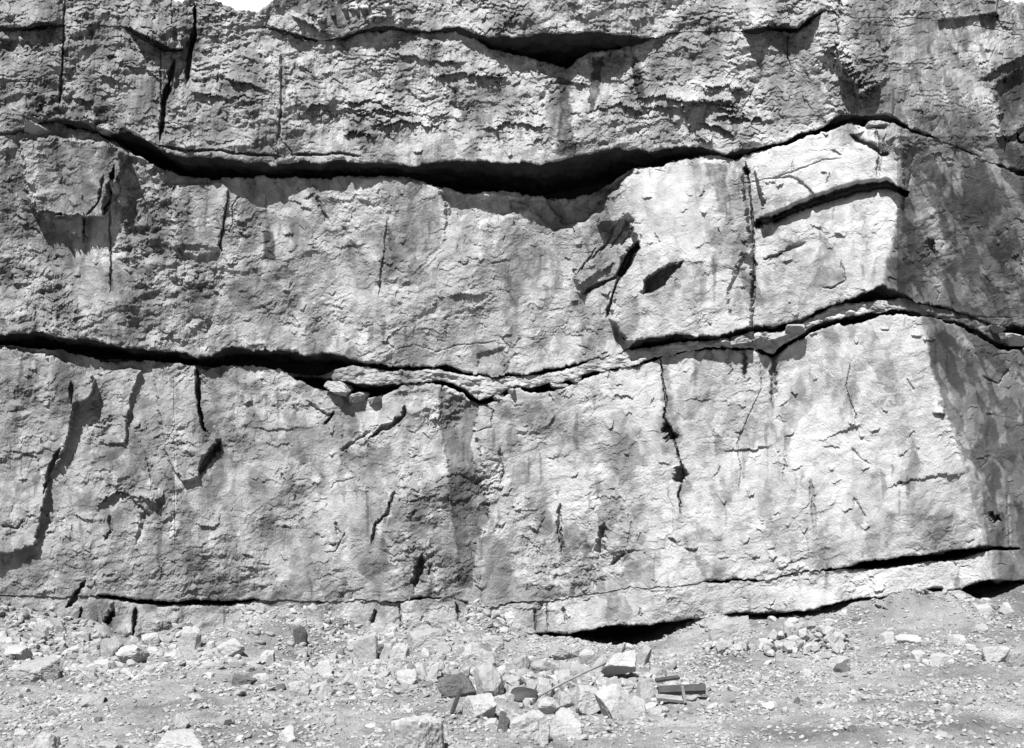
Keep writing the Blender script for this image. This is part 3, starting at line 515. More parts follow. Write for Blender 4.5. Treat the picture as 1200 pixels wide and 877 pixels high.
# ------------------------------------------------------------------ ground
G_py = ip([(-1400, 712), (0, 714), (62, 721), (99, 738), (123, 742), (164, 746), (192, 746), (253, 738), (285, 722), (310, 712), (340, 710), (368, 718), (406, 738), (471, 739), (520, 738), (545, 722), (556, 714), (572, 722), (590, 738), (620, 747), (668, 749), (700, 754), (735, 758), (765, 753), (802, 735), (833, 728), (867, 725), (900, 724), (944, 721), (979, 714), (1003, 705), (1025, 700), (1044, 701), (1074, 698), (1100, 692), (1125, 692), (1140, 699), (1160, 704), (1185, 695), (1200, 687), (1300, 700), (2600, 700)])
pxs = np.linspace(-1400, 2500, 1950)
yb = ybase(pxs, 730, True)-lean(pxs, 730)+.25
xb = (pxs-CX)/F*yb; zb = CAMZ+(HY-G_py(pxs))/F*yb
order = np.argsort(xb)
def gheight(x, y):
    yb_ = np.interp(x, xb[order], yb[order]); zb_ = np.interp(x, xb[order], zb[order])
    t = np.clip((y-13)/(yb_-13), 0, 1)
    z = zb_*(.30*t+.30*t**2.5+.40*t**12)
    z = z+.10*np.exp(-((x-1.6)/1.5)**2-((y-20.2)/1.6)**2)*1.6 + .10*np.exp(-((x+1.4)/1.2)**2-((y-20.5)/1.3)**2) + .25*np.exp(-((x+4.9)/1.1)**2-((y-25.3)/.9)**2)
    z = z+.20*np.exp(-((x-6.6)/.95)**2-((y-24.3)/.7)**2)
    near = 1-sm((y-yb_+1.0)/1.2)*.75
    cav = sm((x-.9)/.5)*sm((4.4-x)/.4)+sm((x-5.0)/.4)*sm((8.2-x)/.4)+sm((x-9.4)/.5)+sm((x+3.5)/.3)*sm((-.9-x)/.3)
    z = z+(.08+.34*np.clip(fbm(x/.9, y/3, 771, 3), -.3, 1))*np.exp(-((y-yb_+.15)/.55)**2)*(1-np.clip(cav, 0, 1))
    z = z+(.16*fbm(x/3.2, y/3.2, 701, 3))*near*sm((y-9)/5)*.9
    return z
def gdetail(x, y):
    h1, e1 = cells(x/.16, y/.16, 731); h2, e2 = cells(x/.42+5, y/.42, 733)
    pat = sm(fbm(x/1.4, y/1.4, 741, 3)*1.3+.35)
    return .030*fbm(x/.5, y/.5, 711, 3)+.016*h1*pat+.035*h2*sm(fbm(x/2, y/2, 743, 2)*1.5)+.010*fbm(x/.09, y/.09, 721, 2)
gxs = np.concatenate([np.linspace(-300, -40, 14), np.linspace(-39, -14.1, 50), np.arange(-14, 14.5, .022), np.linspace(14.6, 39, 50), np.linspace(40, 300, 14)])
gys = np.concatenate([np.linspace(-300, -20, 12), np.linspace(-18, 11, 40), np.arange(11.1, 29.5, .033), np.linspace(29.6, 36, 20), np.linspace(38, 300, 14)])
XX, YY = np.meshgrid(gxs, gys)
ZZ = gheight(XX, YY)+gdetail(XX, YY)*np.where((np.abs(XX) < 14.5) & (YY > 11) & (YY < 29.6), 1, .3)
tn = 1+.42*fbm(XX/1.7, YY/1.7, 751, 4)+.18*fbm(XX/.3, YY/.3, 755, 2)
tn = tn*(1-.22*np.exp(-((XX+5.0)/1.8)**2-((YY-25)/1.2)**2))*(1-.30*np.exp(-((XX-11.6)/3.0)**2-((YY-24.5)/1.6)**2))
ground = mesh_np('ground', np.stack([XX, YY, ZZ], -1).reshape(-1, 3), grid_faces(len(gys), len(gxs)), M_ground, np.clip(tn, .5, 1.5).ravel())
tag(ground, 'gravelly quarry floor rising to the foot of the rock face', 'ground', kind='structure')
def hit(px, py):
    """where the line of sight to a photo pixel meets the ground"""
    dx = (px-CX)/F; dz = (HY-py)/F
    Y = np.arange(9, 33, .02); g = gheight(dx*Y, Y); below = CAMZ+dz*Y < g
    k = int(np.argmax(below)) if below.any() else len(Y)-1
    return dx*Y[k], Y[k], float(g[k])

# ------------------------------------------------------------------ loose stones
def ico(level):
    t = (1+5**.5)/2
    v = [(-1, t, 0), (1, t, 0), (-1, -t, 0), (1, -t, 0), (0, -1, t), (0, 1, t), (0, -1, -t), (0, 1, -t), (t, 0, -1), (t, 0, 1), (-t, 0, -1), (-t, 0, 1)]
    f = [(0, 11, 5), (0, 5, 1), (0, 1, 7), (0, 7, 10), (0, 10, 11), (1, 5, 9), (5, 11, 4), (11, 10, 2), (10, 7, 6), (7, 1, 8), (3, 9, 4), (3, 4, 2), (3, 2, 6), (3, 6, 8), (3, 8, 9), (4, 9, 5), (2, 4, 11), (6, 2, 10), (8, 6, 7), (9, 8, 1)]
    v = [np.array(a)/np.linalg.norm(a) for a in v]
    for _ in range(level):
        mid = {}; nf = []
        def m(a, b):
            k = (min(a, b), max(a, b))
            if k not in mid: q = v[a]+v[b]; v.append(q/np.linalg.norm(q)); mid[k] = len(v)-1
            return mid[k]
        for a, b, c in f:
            ab, bc, ca = m(a, b), m(b, c), m(c, a); nf += [(a, ab, ca), (b, bc, ab), (c, ca, bc), (ab, bc, ca)]
        f = nf
    return np.array(v), np.array(f)
ICO = {k: ico(k) for k in (0, 1, 2, 3, 4)}
def rock_verts(seed, level, chip=.03, blocky=.6):
    """a fractured stone: directions cut by random planes, so faces are flat and edges sharp"""
    r = np.random.RandomState(seed); d, f = ICO[level]
    base = np.array([(1, 0, 0), (-1, 0, 0), (0, 1, 0), (0, -1, 0), (0, 0, 1), (0, 0, -1)], float)
    base = base+r.normal(0, .30, base.shape)
    ext = r.normal(0, 1, (9, 3))
    n = np.concatenate([base, ext]); n /= np.linalg.norm(n, axis=1)[:, None]
    dist = np.concatenate([r.uniform(.78, 1.05, 6), r.uniform(.82, 1.22, 9)])
    dot = d@n.T; rad = np.where(dot > .05, dist/np.maximum(dot, .05), 9).min(1)
    rad = np.minimum(rad, 1.6)
    nz = fbm(d[:, 0]*3+seed, d[:, 1]*3+d[:, 2]*2, seed % 97, 2)*chip*1.5+fbm(d[:, 0]*9+seed, d[:, 1]*9+d[:, 2]*7, seed % 89, 2)*chip
    return d*(rad*(1+nz))[:, None], f
used = []
def stone(px, py, w, h, mat, label, seed, group=None, dep=.9, yaw=None, tilt=(0, 0), sink=.38, cat='rock', name='rock', dy=0, lift=0):
    """px, py: middle of the foot of the stone in the photo; w, h its size in photo pixels"""
    x, y, z = hit(px, py)
    sw = w/F*y; sh = h/F*y; lvl = 4 if w > 34 else 3 if w > 9 else 2
    V, f = rock_verts(seed, lvl, .035)
    r = random.Random(seed)
    sx = sw/2*.93; sz = sh/2/(1-sink)*1.0; sy = sw/2*dep
    V = V*np.array([sx, sy, sz])
    R = Matrix.Rotation(RA(yaw if yaw is not None else r.uniform(-22, 22)), 3, 'Z')@Matrix.Rotation(RA(tilt[0]), 3, 'Y')@Matrix.Rotation(RA(tilt[1]), 3, 'X')
    V = V@np.array(R).T
    lo = V[:, 2].min(); hi = V[:, 2].max(); V[:, 2] -= lo+(hi-lo)*sink
    o = mesh_np(name, V, f, mat); o.location = (x, y+sy*.4+dy, float(gheight(np.array(x), np.array(y+sy*.4)))+lift)
    used.append((px, py, w, h))
    return tag(o, label, cat, group)
NAMED = [
 # px, py(foot), w, h, mat, label, extras
 (154, 778, 33, 20, 'p', 'pale cuboid block with a flat bright face below the left of the quarry face', dict(yaw=-8, sink=.1)),
 (128, 769, 26, 22, 'm', 'grey angular rock leaning just left of the pale cuboid block', {}),
 (42, 797, 50, 20, 'm', 'wedge shaped rock with a shaded right flank at the left edge scree', dict(tilt=(-14, 0))),
 (22, 772, 26, 14, 'p', 'low pale stone among rubble at the far left foot of the scree', {}),
 (4, 760, 22, 13, 'p', 'pale stone cut by the left edge of the view', {}),
 (221, 763, 27, 25, 'p', 'upright pale chunk with a dark right side standing in left scree', dict(tilt=(6, 0))),
 (270, 769, 30, 14, 'p', 'tilted pale slab lying on the grey mound left of centre', dict(tilt=(-22, 0))),
 (284, 804, 26, 11, 'd', 'dark flat stone in front of the grey mound', {}),
 (206, 776, 30, 13, 'p', 'low pale stone in front of the upright pale chunk', {}),
 (206, 884, 70, 22, 'p', 'large pale slab cut by the bottom edge with a dark right facet', dict(yaw=10)),
 (50, 882, 34, 24, 'p', 'pale boulder at the bottom edge near the left corner', {}),
 (106, 826, 30, 9, 'm', 'long low grey stone half buried in the left gravel', {}),
 (128, 885, 26, 14, 'm', 'grey stone at the bottom edge left of the large pale slab', {}),
 (496, 759, 42, 18, 'm', 'broad rock with a deep shaded notch below the pale basal block', dict(tilt=(5, 0))),
 (468, 772, 25, 16, 'p', 'pale rounded stone in front of the basal block', {}),
 (429, 771, 26, 24, 'm', 'grey lumpy rock below the shaded gap in the basal bed', {}),
 (352, 757, 16, 18, 'd', 'small black rock put in for a dark hole high on the mound left of centre', dict(tilt=(0, 12))),  # black colour stands in for the darkness of a hole
 (317, 780, 11, 17, 'p', 'narrow pale stone standing upright below the mound', {}),
 (380, 790, 19, 15, 'p', 'rounded pale cobble alone on the scree left of centre', dict(tilt=(8, 0))),
 (350, 816, 26, 16, 'p', 'pale block on the scree below the rounded cobble', {}),
 (382, 816, 18, 15, 'p', 'pale stone right beside another pale block under the cobble', {}),
 (413, 803, 26, 12, 'p', 'low wide pale stone midway across the lower left scree', {}),
 (479, 802, 27, 14, 'p', 'pale blocky stone left of the two upright shards', {}),
 (497, 797, 9, 19, 'p', 'thin upright shard leaning left beside its twin', dict(tilt=(-14, 0), dep=.8)),
 (507, 798, 11, 21, 'p', 'thin upright shard leaning right beside its twin', dict(tilt=(16, 0), dep=.8)),
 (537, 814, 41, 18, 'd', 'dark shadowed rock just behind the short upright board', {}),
 (574, 814, 34, 27, 'm', 'grey rounded boulder at the left of the central rubble pile', {}),
 (560, 841, 40, 28, 'p', 'large pale block right of the short upright board', dict(yaw=-12, tilt=(8, 0))),
 (489, 884, 66, 44, 'p', 'biggest pale slab in the foreground with a dark right end', dict(yaw=14, tilt=(-5, 0))),
 (338, 870, 27, 15, 'p', 'low pale stone in the foreground left of the biggest slab', {}),
 (313, 846, 15, 10, 'p', 'small pale pebble cluster stone in the lower left gravel', {}),
 (589, 858, 14, 23, 'd', 'dark edged flake standing between two large pale blocks', dict(tilt=(10, 0))),
 (620, 866, 50, 32, 'p', 'large rounded pale block at the front of the central pile', dict(yaw=8)),
 (660, 860, 36, 24, 'p', 'pale block to the right of the large rounded front block', {}),
 (640, 836, 30, 16, 'p', 'pale stone beneath the shovel handle', {}),
 (690, 838, 35, 30, 'p', 'tall blocky pale stone left of the big tilted slab', dict(sink=.1)),
 (722, 842, 38, 36, 'p', 'big pale slab tilted up on its corner with a dark right side', dict(tilt=(-28, -14), sink=.2)),
 (728, 797, 42, 20, 'p', 'pale slab propped over a shadow on top of the central pile', dict(tilt=(-14, 4), sink=.05, lift=.06)),
 (752, 780, 16, 24, 'm', 'upright shard with a shaded side at the top of the central pile', dict(tilt=(26, 0))),
 (721, 783, 12, 27, 'm', 'slim stone leaning right at the crest of the central pile', dict(tilt=(30, 0))),
 (700, 790, 14, 20, 'm', 'narrow grey stone leaning beside the crest of the central pile', dict(tilt=(34, 0))),
 (683, 797, 30, 16, 'm', 'flat grey stone under the end of the shovel handle', {}),
 (718, 808, 15, 12, 'm', 'small round stone between the propped slab and the tilted slab', {}),
 (756, 818, 20, 22, 'm', 'grey lump to the right of the big tilted slab', {}),
 (748, 833, 20, 14, 'p', 'pale stone at the right foot of the big tilted slab', {}),
 (772, 797, 24, 13, 'm', 'grey flat stone above the dark boards', {}),
 (660, 772, 36, 12, 'm', 'low grey stone behind the central pile', {}),
 (635, 792, 34, 14, 'm', 'grey stone above the black shovel blade', {}),
 (607, 790, 24, 16, 'm', 'grey stone left of the crest of the central pile', {}),
 (573, 780, 30, 12, 'm', 'low grey stone behind the rounded grey boulder', {}),
 (580, 758, 24, 12, 'm', 'grey stone fallen against the foot of the face left of the dark undercut', {}),
 (1041, 752, 20, 10, 'p', 'left one of two flat pale stones side by side right of the stone heap', {}),
 (1063, 754, 26, 9, 'p', 'right one of two flat pale stones side by side right of the stone heap', {}),
 (988, 778, 19, 9, 'p', 'pale flat stone below the right end of the stone heap', {}),
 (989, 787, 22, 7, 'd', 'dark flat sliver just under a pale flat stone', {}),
 (1166, 776, 28, 17, 'p', 'smooth pale boulder on the dark ground at the right', dict(yaw=0)),
 (1190, 782, 22, 14, 'm', 'rock with a deep shadow beside the smooth pale boulder', dict(lift=.03)),
 (1155, 721, 25, 10, 'p', 'pale stone beneath the undercut at the far right', {}),
 (1180, 718, 15, 8, 'p', 'small pale stone at the right edge under the undercut', {}),
 (1079, 774, 17, 12, 'p', 'pale stone leaning left on the right hand floor', dict(tilt=(-20, 0))),
 (1104, 779, 20, 11, 'p', 'pale stone in the middle of the right hand floor', {}),
 (1110, 835, 12, 8, 'p', 'small pale stone alone low on the right hand gravel', {}),
 (1000, 858, 10, 7, 'd', 'small black stone alone low on the right hand gravel', {}),
 (1150, 742, 18, 9, 'm', 'grey stone on the dark bank below the right undercut', {}),
 (860, 746, 44, 20, 'm', 'flat grey rock at the foot of the face left of the stone heap', dict(tilt=(-8, 0))),
]
MM = {'p': M_pale, 'm': M_mid, 'd': M_dark}
for i, (px, py, w, h, m, lab, kw) in enumerate(NAMED):
    stone(px, py, w, h, MM[m], lab, 100+i*7, **kw)
# --- many smaller stones, each its own object; the label names the nearest landmark
LM = [(154, 770, 'the pale cuboid block'), (42, 790, 'the wedge rock at far left'), (20, 745, 'the foot of the face at far left'), (221, 755, 'the upright pale chunk'), (270, 765, 'the tilted slab on the mound'), (206, 866, 'the large slab at bottom left'),
      (60, 830, 'the lower left gravel'), (330, 745, 'the grey mound'), (380, 785, 'the lone rounded cobble'), (350, 812, 'the pale block below the cobble'), (496, 752, 'the notched rock under the basal block'), (502, 790, 'the two upright shards'),
      (560, 832, 'the short upright board'), (489, 866, 'the biggest foreground slab'), (400, 850, 'the gravel left of the biggest slab'), (620, 855, 'the rounded front block of the central pile'), (613, 815, 'the shovel blade'), (722, 830, 'the big tilted slab'), (728, 785, 'the propped slab on the pile'), (752, 765, 'the upright crest shard'),
      (800, 815, 'the dark boards'), (735, 750, 'the dark undercut'), (860, 745, 'the flat rock beside the heap'), (920, 752, 'the left of the stone heap'), (965, 755, 'the right of the stone heap'), (988, 780, 'the dark flat sliver'), (1052, 750, 'the two flat pale stones'), (1166, 770, 'the smooth pale boulder'), (1155, 715, 'the far right undercut'), (1090, 775, 'the leaning stone on the right floor'),
      (900, 820, 'the bare ground right of the boards'), (1000, 850, 'the lone black stone'), (1110, 835, 'the lone pale stone at lower right'), (640, 765, 'the top of the rubble left of the undercut'), (120, 735, 'the broken foot of the face at left')]
rs = random.Random(11); seen = {}
def small(px, py, w, h, m, seed, forced=None, **kw):
    # free stones keep off the drawn ones
    for (a, b, c, d) in used[:len(NAMED)]:
        if forced is None and abs(px-a) < c*.55 and -h < b-py < d: return False
    l = min(LM, key=lambda q: math.hypot(px-q[0], (py-q[1])*2.2))
    dx, dy = px-l[0], (py-l[1])*2.2
    rel = ('right of' if dx > 0 else 'left of') if abs(dx) > abs(dy) else ('in front of' if dy > 0 else 'behind')
    if math.hypot(dx, dy) < 9: rel = 'right beside'
    elif math.hypot(dx, dy) > 38: rel = 'some way '+rel
    sz = 'tiny' if w < 7 else 'small' if w < 11 else 'middling' if w < 16 else 'larger'
    sh = 'flat' if h < w*.45 else 'upright' if h > w*.95 else 'blocky'
    tn_ = {'p': 'pale', 'm': 'grey', 'd': 'dark'}[m]
    base = ' '.join(('%s %s %s stone %s %s' % (sz, tn_, sh, rel, l[2])).split()[:16]); seen[base] = seen.get(base, 0)+1
    stone(px, py, w, h, MM[m], base, seed, group='loose broken stones on the quarry floor', cat='stone', name='stone', **kw)
    return True
cnt = 0; ZONES = [((600, 778, 775, 846), 24), ((0, 728, 120, 775), 36), ((60, 745, 260, 790), 24), ((300, 740, 460, 830), 22), ((440, 745, 600, 820), 26), ((560, 760, 790, 850), 30), ((0, 790, 420, 868), 14), ((825, 745, 905, 775), 6), ((1000, 745, 1195, 800), 12), ((840, 790, 1195, 870), 8)]
for (x0, y0, x1, y1), n in ZONES:
    k = 0; tries = 0
    while k < n and tries < n*6:
        tries += 1
        px = rs.uniform(x0, x1); py = rs.triangular(y0, y1, y0+(y1-y0)*.3) if y0 < 780 else rs.uniform(y0, y1)
        if py < G_py(px)+6: continue
        w = min(20, 4.5+rs.expovariate(1/4.)) if cnt > 23 else rs.uniform(10, 22); h = w*rs.uniform(.4, .85)
        m = rs.choice('pppmmmd' if px < 1000 else 'ppm')
        if m == 'd' and rs.random() < .5: m = 'm'
        if small(px, py, w, h, m, 3000+cnt*3, tilt=(rs.uniform(-18, 18), rs.uniform(-12, 12))): k += 1; cnt += 1
# the heap of angular stones right of centre
for i in range(78):
    u = rs.random()**.8; px = 826+u*164; ytop = 760-16*math.exp(-((px-945)/32)**2)-3*(px > 900); py = rs.uniform(ytop, 771-5*abs(u-.4)); w = rs.uniform(5, 13)+(4 if rs.random() < .15 else 0); h = w*rs.uniform(.5, 1.0)
    small(px, py, w, h, rs.choice('pppm'), 5000+i*5, forced=1, tilt=(rs.uniform(-50, 50), rs.uniform(-30, 30)), sink=.12, lift=.01+.11*rs.random()*(1 if py < 762 and px > 895 else 0))

# broken stones caught in the clefts of the face
WS = [(398, 456, 26, 14, 'in the dark cleft where the thin bed begins'), (418, 466, 22, 13, 'under the left end of the thin bed'), (440, 470, 18, 9, 'just below the thin bed left of centre'), (585, 466, 16, 10, 'under the notch of the thin bed'), (600, 461, 11, 8, 'right of the notch under the thin bed'), (655, 452, 20, 9, 'under the thin bed right of its notch'), (676, 446, 14, 8, 'in the crack under the rising thin bed'),
 (868, 399, 30, 11, 'on the thin bed left of the corner slabs'), (895, 401, 26, 10, 'on the thin bed in a row of flat flakes'), (852, 402, 18, 8, 'at the left end of the row of flat flakes'), (912, 396, 24, 9, 'at the right end of the row of flat flakes'), (932, 385, 20, 12, 'where the thin bed rises to the corner'), (1186, 398, 26, 16, 'in the cleft at the right edge of the face'), (1165, 386, 16, 9, 'in the crack near the right edge'),
 (143, 236, 12, 9, 'below the corner of the square left block'), (136, 222, 10, 14, 'beside the square left block'), (125, 152, 22, 10, 'in the upper cleft above the square left block'), (40, 152, 30, 9, 'in the thin upper crack at the left edge'), (1025, 147, 26, 8, 'under the arch above the pale corner block'), (785, 686, 14, 6, 'in the crack low on the face right of centre')]
for i, (px, py, w_, h_, lab) in enumerate(WS):
    V, f = rock_verts(7000+i*3, 3, .05); Yd = float(ybase(np.array(px), np.array(py)))-float(samp(P, np.array([px]), np.array([py]))[0])-.02
    if py > 410: Yd += .16
    V = V*np.array([w_/F*Yd/2, .30, h_/F*Yd/2]); V = V@np.array(Matrix.Rotation(RA(rs.uniform(-12, 12)), 3, 'Y')).T
    o = mesh_np('wedged_stone', V, f, M_mid if i % 3 else M_rock_plain); o.location = ((px-CX)/F*Yd, Yd+.08, CAMZ+(HY-py)/F*Yd)
    tag(o, 'broken stone '+lab, 'stone', 'broken stones caught in the clefts of the face')

# ------------------------------------------------------------------ gravel: uncountable chips, one object
def chips(name, n, region, smin, smax, seed, mat, label, lvl=0, where=None, pw=3.2):
    r = np.random.RandomState(seed); f = ICO[lvl][1]; nv = len(ICO[lvl][0]); x = []; y = []
    kinds = np.stack([rock_verts(9000+i, lvl, .05)[0] for i in range(40)])
    while len(x) < n:
        a = r.uniform(region[0], region[1], n); b = r.uniform(region[2], region[3], n)
        lim = np.interp(a, xb[order], yb[order])-.05
        ok = (b < lim) & (np.abs(a) < b*.47+.6)
        q = sm(fbm(a/1.5, b/1.5, 801, 3)*1.2+.45); ok &= r.rand(n) < .15+.85*q
        if where is not None: ok &= r.rand(n) < where(a, b)
        x += list(a[ok]); y += list(b[ok])
    x = np.array(x[:n]); y = np.array(y[:n])
    z = gheight(x, y)+gdetail(x, y)
    s = smin+(smax-smin)*r.rand(n)**pw
    V = kinds[r.randint(0, 40, n)]*np.stack([s, s*r.uniform(.6, 1, n), s*r.uniform(.3, .8, n)], -1)[:, None, :]
    a = r.uniform(0, 6.28, n); ca, sa = np.cos(a)[:, None], np.sin(a)[:, None]
    Vx = V[..., 0]*ca-V[..., 1]*sa; Vy = V[..., 0]*sa+V[..., 1]*ca; Vz = V[..., 2]+r.uniform(-.5, .5, (n, 1))*Vx
    W = np.stack([Vx+x[:, None], Vy+y[:, None], Vz+z[:, None]+s[:, None]*.15], -1).reshape(-1, 3)
    Fc = (f[None]+np.arange(n)[:, None, None]*nv).reshape(-1, 3)
    return tag(mesh_np(name, W, Fc, mat, np.repeat(r.uniform(.6, 1.3, n), nv)), label, 'gravel', kind='stuff')
def g2(a, b, x, y, rx, ry): return np.exp(-((a-x)/rx)**2-((b-y)/ry)**2)
M_chip = new_mat('gravel_chips', .27, .12, 3, .4, 30, attr='tone')
chips('gravel', 62000, (-13, 13, 13, 28), .008, .055, 5, M_chip, 'pale angular gravel strewn over the quarry floor')
def dense(a, b):
    d = np.interp(a, xb[order], yb[order])-b
    return np.clip(.03+.30*np.exp(-(d/.6)**2)+.8*np.exp(-(d/1.6)**2)*sm((1.5-a)/4)+.9*g2(a, b, 1.9, 20.5, 1.9, 1.6)+.5*g2(a, b, -1.5, 21, 2.2, 1.6)+.9*g2(a, b, -9.2, 22.5, 2.6, 1.7)+.5*g2(a, b, -4, 22, 2.5, 2), 0, 1)
chips('rubble', 4200, (-12, 12, 14, 28), .025, .12, 8, M_chip, 'broken fist sized rubble thickest along the foot of the face', 1, dense, 2.0)

# ------------------------------------------------------------------ shovel, boards
def tube(p0, p1, r, n=10, bow=0):
    V = []; Q = []; S = 8
    p0, p1 = Vector(p0), Vector(p1); d = (p1-p0).normalized(); u = d.cross(Vector((0, 0, 1))).normalized(); v = d.cross(u)
    for i in range(S+1):
        t = i/S; c = p0.lerp(p1, t)+Vector((0, 0, bow*math.sin(math.pi*t)))
        rr = r*(1-.15*math.sin(t*3))
        for k in range(n):
            a = 2*math.pi*k/n; V.append(tuple(c+u*rr*math.cos(a)+v*rr*math.sin(a)))
    for i in range(S):
        for k in range(n): Q.append((i*n+k, i*n+(k+1) % n, (i+1)*n+(k+1) % n, (i+1)*n+k))
    V.append(tuple(p0)); V.append(tuple(p1)); a = len(V)-2
    for k in range(0, n, 2): Q.append((a, (k+1) % n, k, (k-1) % n)); Q.append((a+1, S*n+(k-1) % n, S*n+k, S*n+(k+1) % n))
    return V, Q
def board(L, W, T, seed):
    """a sawn board with splintered ends, along local x"""
    r = random.Random(seed); nx, ny = 16, 5; V = []; Q = []
    for top in (0, 1):
        for i in range(nx+1):
            for j in range(ny+1):
                x = L*(i/nx-.5); y = W*(j/ny-.5)
                if i in (0, nx): x += r.uniform(-.04, .04)*L*.5
                z = T*(top-.5)+.02*L*math.sin(i/nx*math.pi)*.3+r.uniform(-1, 1)*T*.05; V.append((x, y, z))
    n1 = (nx+1)*(ny+1); I = lambda t, i, j: t*n1+i*(ny+1)+j
    for i in range(nx):
        for j in range(ny): Q.append((I(1, i, j), I(1, i+1, j), I(1, i+1, j+1), I(1, i, j+1))); Q.append((I(0, i, j), I(0, i, j+1), I(0, i+1, j+1), I(0, i+1, j)))
        Q.append((I(0, i, 0), I(0, i+1, 0), I(1, i+1, 0), I(1, i, 0))); Q.append((I(0, i, ny), I(1, i, ny), I(1, i+1, ny), I(0, i+1, ny)))
    for j in range(ny): Q.append((I(0, 0, j), I(1, 0, j), I(1, 0, j+1), I(0, 0, j+1))); Q.append((I(0, nx, j), I(0, nx, j+1), I(1, nx, j+1), I(1, nx, j)))
    return V, Q
def put_board(px, py, L, W, T, mat, rot, lift, label, seed, name='board', group='old boards by the rubble pile'):
    x, y, z = hit(px, py); V, Q = board(L, W, T, seed); o = mesh_np(name, V, Q, mat); o.location = (x, y, z+lift); o.rotation_euler = tuple(RA(a) for a in rot)
    return tag(o, label, 'board', group)
put_board(799, 820, .74, .17, .075, M_wood2, (30, -4, -7), .15, 'thick dark board lying uppermost to the right of the rubble pile', 1)
put_board(784, 824, .42, .13, .05, M_wood, (24, 6, 5), .07, 'pale grey board lying under the end of the thick dark board', 2)
put_board(782, 812, .40, .10, .04, M_wood2, (15, -6, 14), .22, 'short dark board resting behind the thick dark board', 3)
put_board(801, 827, .26, .04, .04, M_wood, (0, 80, 10), .17, 'short wooden stake standing against the dark board', 4, 'stake', None)
put_board(535, 838, .38, .07, .04, M_wood2, (0, -68, 25), .20, 'short board propped upright beside the large pale block', 5)
# shovel lying on the pile: black blade at left, long pale shaft
b0 = Vector(hit(627, 823)); b0.z += .06; e0 = Vector(hit(708, 802)); e0.z += .34
sh = bpy.data.objects.new('shovel', None); C.objects.link(sh); sh.location = b0
tag(sh, 'black bladed shovel lying on rubble with its long handle running up right', 'shovel')
V, Q = tube((0, 0, 0), tuple(e0-b0), .024, 10, .02); mesh_np('shaft', V, Q, M_wood, None, True, None, sh)
V = []; Q = []; n, mrows = 12, 12
for t_ in (0, 1):
    for i in range(n+1):
        for j in range(mrows+1):
            u = i/n; v = j/mrows*2-1
            hw = .17*(1-.15*(1-u))*(1 if u < .75 else math.sqrt(max(.02, 1-((u-.75)/.27)**2)))
            V.append((-.42*u+.03, hw*v, .03+.07*(1-v*v)*(1-.4*u)+.012*t_+.10*math.sin(u*2.6)*.5))
n1 = (n+1)*(mrows+1); I = lambda t, i, j: t*n1+i*(mrows+1)+j
for i in range(n):
    for j in range(mrows): Q.append((I(1, i, j), I(1, i+1, j), I(1, i+1, j+1), I(1, i, j+1))); Q.append((I(0, i, j), I(0, i, j+1), I(0, i+1, j+1), I(0, i+1, j)))
    Q.append((I(0, i, 0), I(0, i+1, 0), I(1, i+1, 0), I(1, i, 0))); Q.append((I(0, i, mrows), I(1, i, mrows), I(1, i+1, mrows), I(0, i+1, mrows)))
for j in range(mrows): Q.append((I(0, 0, j), I(1, 0, j), I(1, 0, j+1), I(0, 0, j+1))); Q.append((I(0, n, j), I(0, n, j+1), I(1, n, j+1), I(1, n, j)))
bl = mesh_np('blade', V, Q, M_iron, None, True, None, sh); bl.rotation_euler = (RA(35), 0, RA(6))

# ------------------------------------------------------------------ light, sky, camera
SE, SA = RA(54), RA(20)           # sun height, and how far it stands to the left behind the camera
w = bpy.data.worlds.new('World'); bpy.context.scene.world = w; w.use_nodes = True; nt = w.node_tree
sk = nt.nodes.new('ShaderNodeTexSky'); sk.sky_type = 'NISHITA'; sk.sun_disc = False; sk.sun_elevation = SE; sk.sun_rotation = math.pi+SA; sk.dust_density = .6; sk.air_density = .6
bw = nt.nodes.new('ShaderNodeSeparateColor'); nt.links.new(sk.outputs[0], bw.inputs[0])   # red-sensitive black-and-white film: a dark blue sky
 
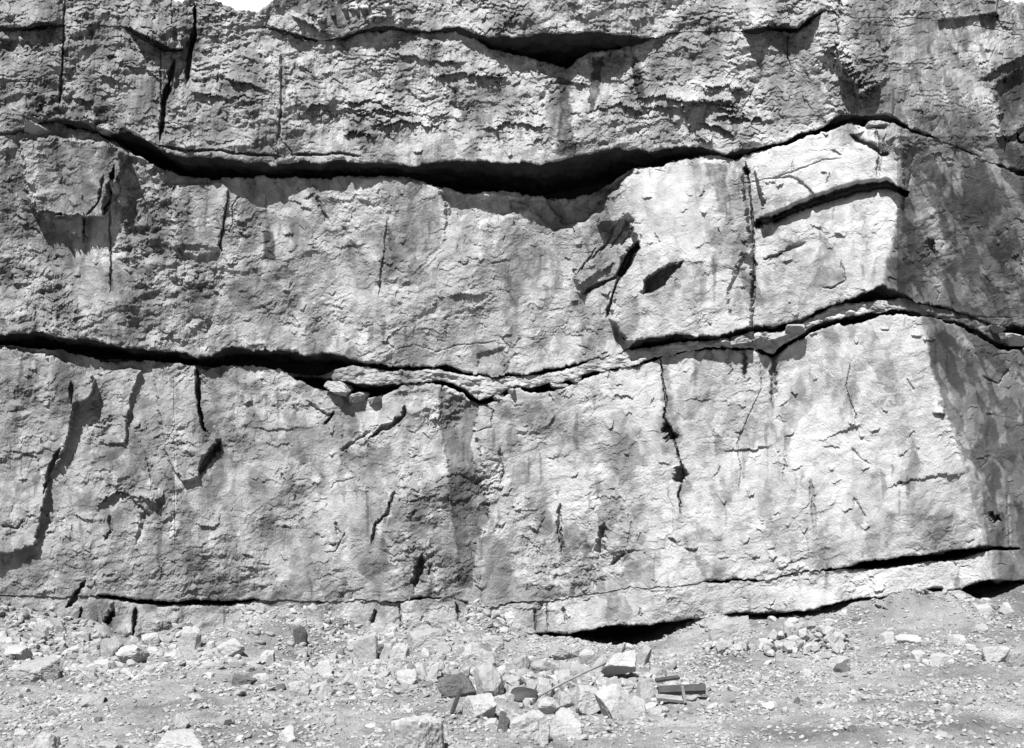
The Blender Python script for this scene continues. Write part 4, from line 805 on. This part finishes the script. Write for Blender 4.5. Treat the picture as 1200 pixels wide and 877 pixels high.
tcw = nt.nodes.new('ShaderNodeTexCoord'); sx = nt.nodes.new('ShaderNodeSeparateXYZ'); nt.links.new(tcw.outputs['Generated'], sx.inputs[0])
def mrange(src, a, b, c, d):
    q = nt.nodes.new('ShaderNodeMapRange'); q.interpolation_type = 'SMOOTHSTEP'
    for i_, v_ in enumerate((a, b, c, d)): q.inputs[i_+1].default_value = v_
    nt.links.new(src, q.inputs[0]); return q.outputs[0]
def mth(op, a, b):
    q = nt.nodes.new('ShaderNodeMath'); q.operation = op
    for i_, v_ in enumerate((a, b)):
        if isinstance(v_, (int, float)): q.inputs[i_].default_value = v_
        else: nt.links.new(v_, q.inputs[i_])
    return q.outputs[0]
cn = nt.nodes.new('ShaderNodeTexNoise'); cn.inputs['Scale'].default_value = 3; cn.inputs['Detail'].default_value = 5; nt.links.new(tcw.outputs['Generated'], cn.inputs['Vector'])
bank = mth('MULTIPLY', mrange(sx.outputs['Y'], .35, .6, 0, 1), mrange(sx.outputs['Z'], .70, .45, 0, 1))   # added bright band low behind the cliff, whitens the sky gap
cl = mth('MULTIPLY', bank, mrange(cn.outputs['Fac'], .3, .5, 14, 19))
mx = mth('MAXIMUM', bw.outputs[0], cl)
nt.links.new(mx, nt.nodes['Background'].inputs['Color']); nt.nodes['Background'].inputs['Strength'].default_value = .052
sd = bpy.data.lights.new('sun', 'SUN'); sd.energy = 5; sd.angle = RA(.5); so = bpy.data.objects.new('sun', sd); C.objects.link(so)
dirv = Vector((-math.sin(SA)*math.cos(SE), -math.cos(SA)*math.cos(SE), math.sin(SE)))   # towards the sun
so.rotation_euler = dirv.to_track_quat('Z', 'Y').to_euler(); so.location = (-10, -20, 30)
cam = bpy.data.cameras.new('camera'); co = bpy.data.objects.new('camera', cam); C.objects.link(co); co.location = (0, 0, CAMZ); co.rotation_euler = (RA(90), 0, 0)
cam.sensor_width = 36; cam.lens = 36*F/1200; cam.shift_y = (HY-438.5)/1200; cam.clip_end = 2000; cam.clip_start = .1
sc = bpy.context.scene; sc.camera = co
sc.view_settings.view_transform = 'Standard'; sc.view_settings.look = 'None'; sc.view_settings.gamma = 1; sc.view_settings.exposure = .98
sc.render.engine = 'CYCLES'; sc.cycles.max_bounces = 4; sc.cycles.diffuse_bounces = 2
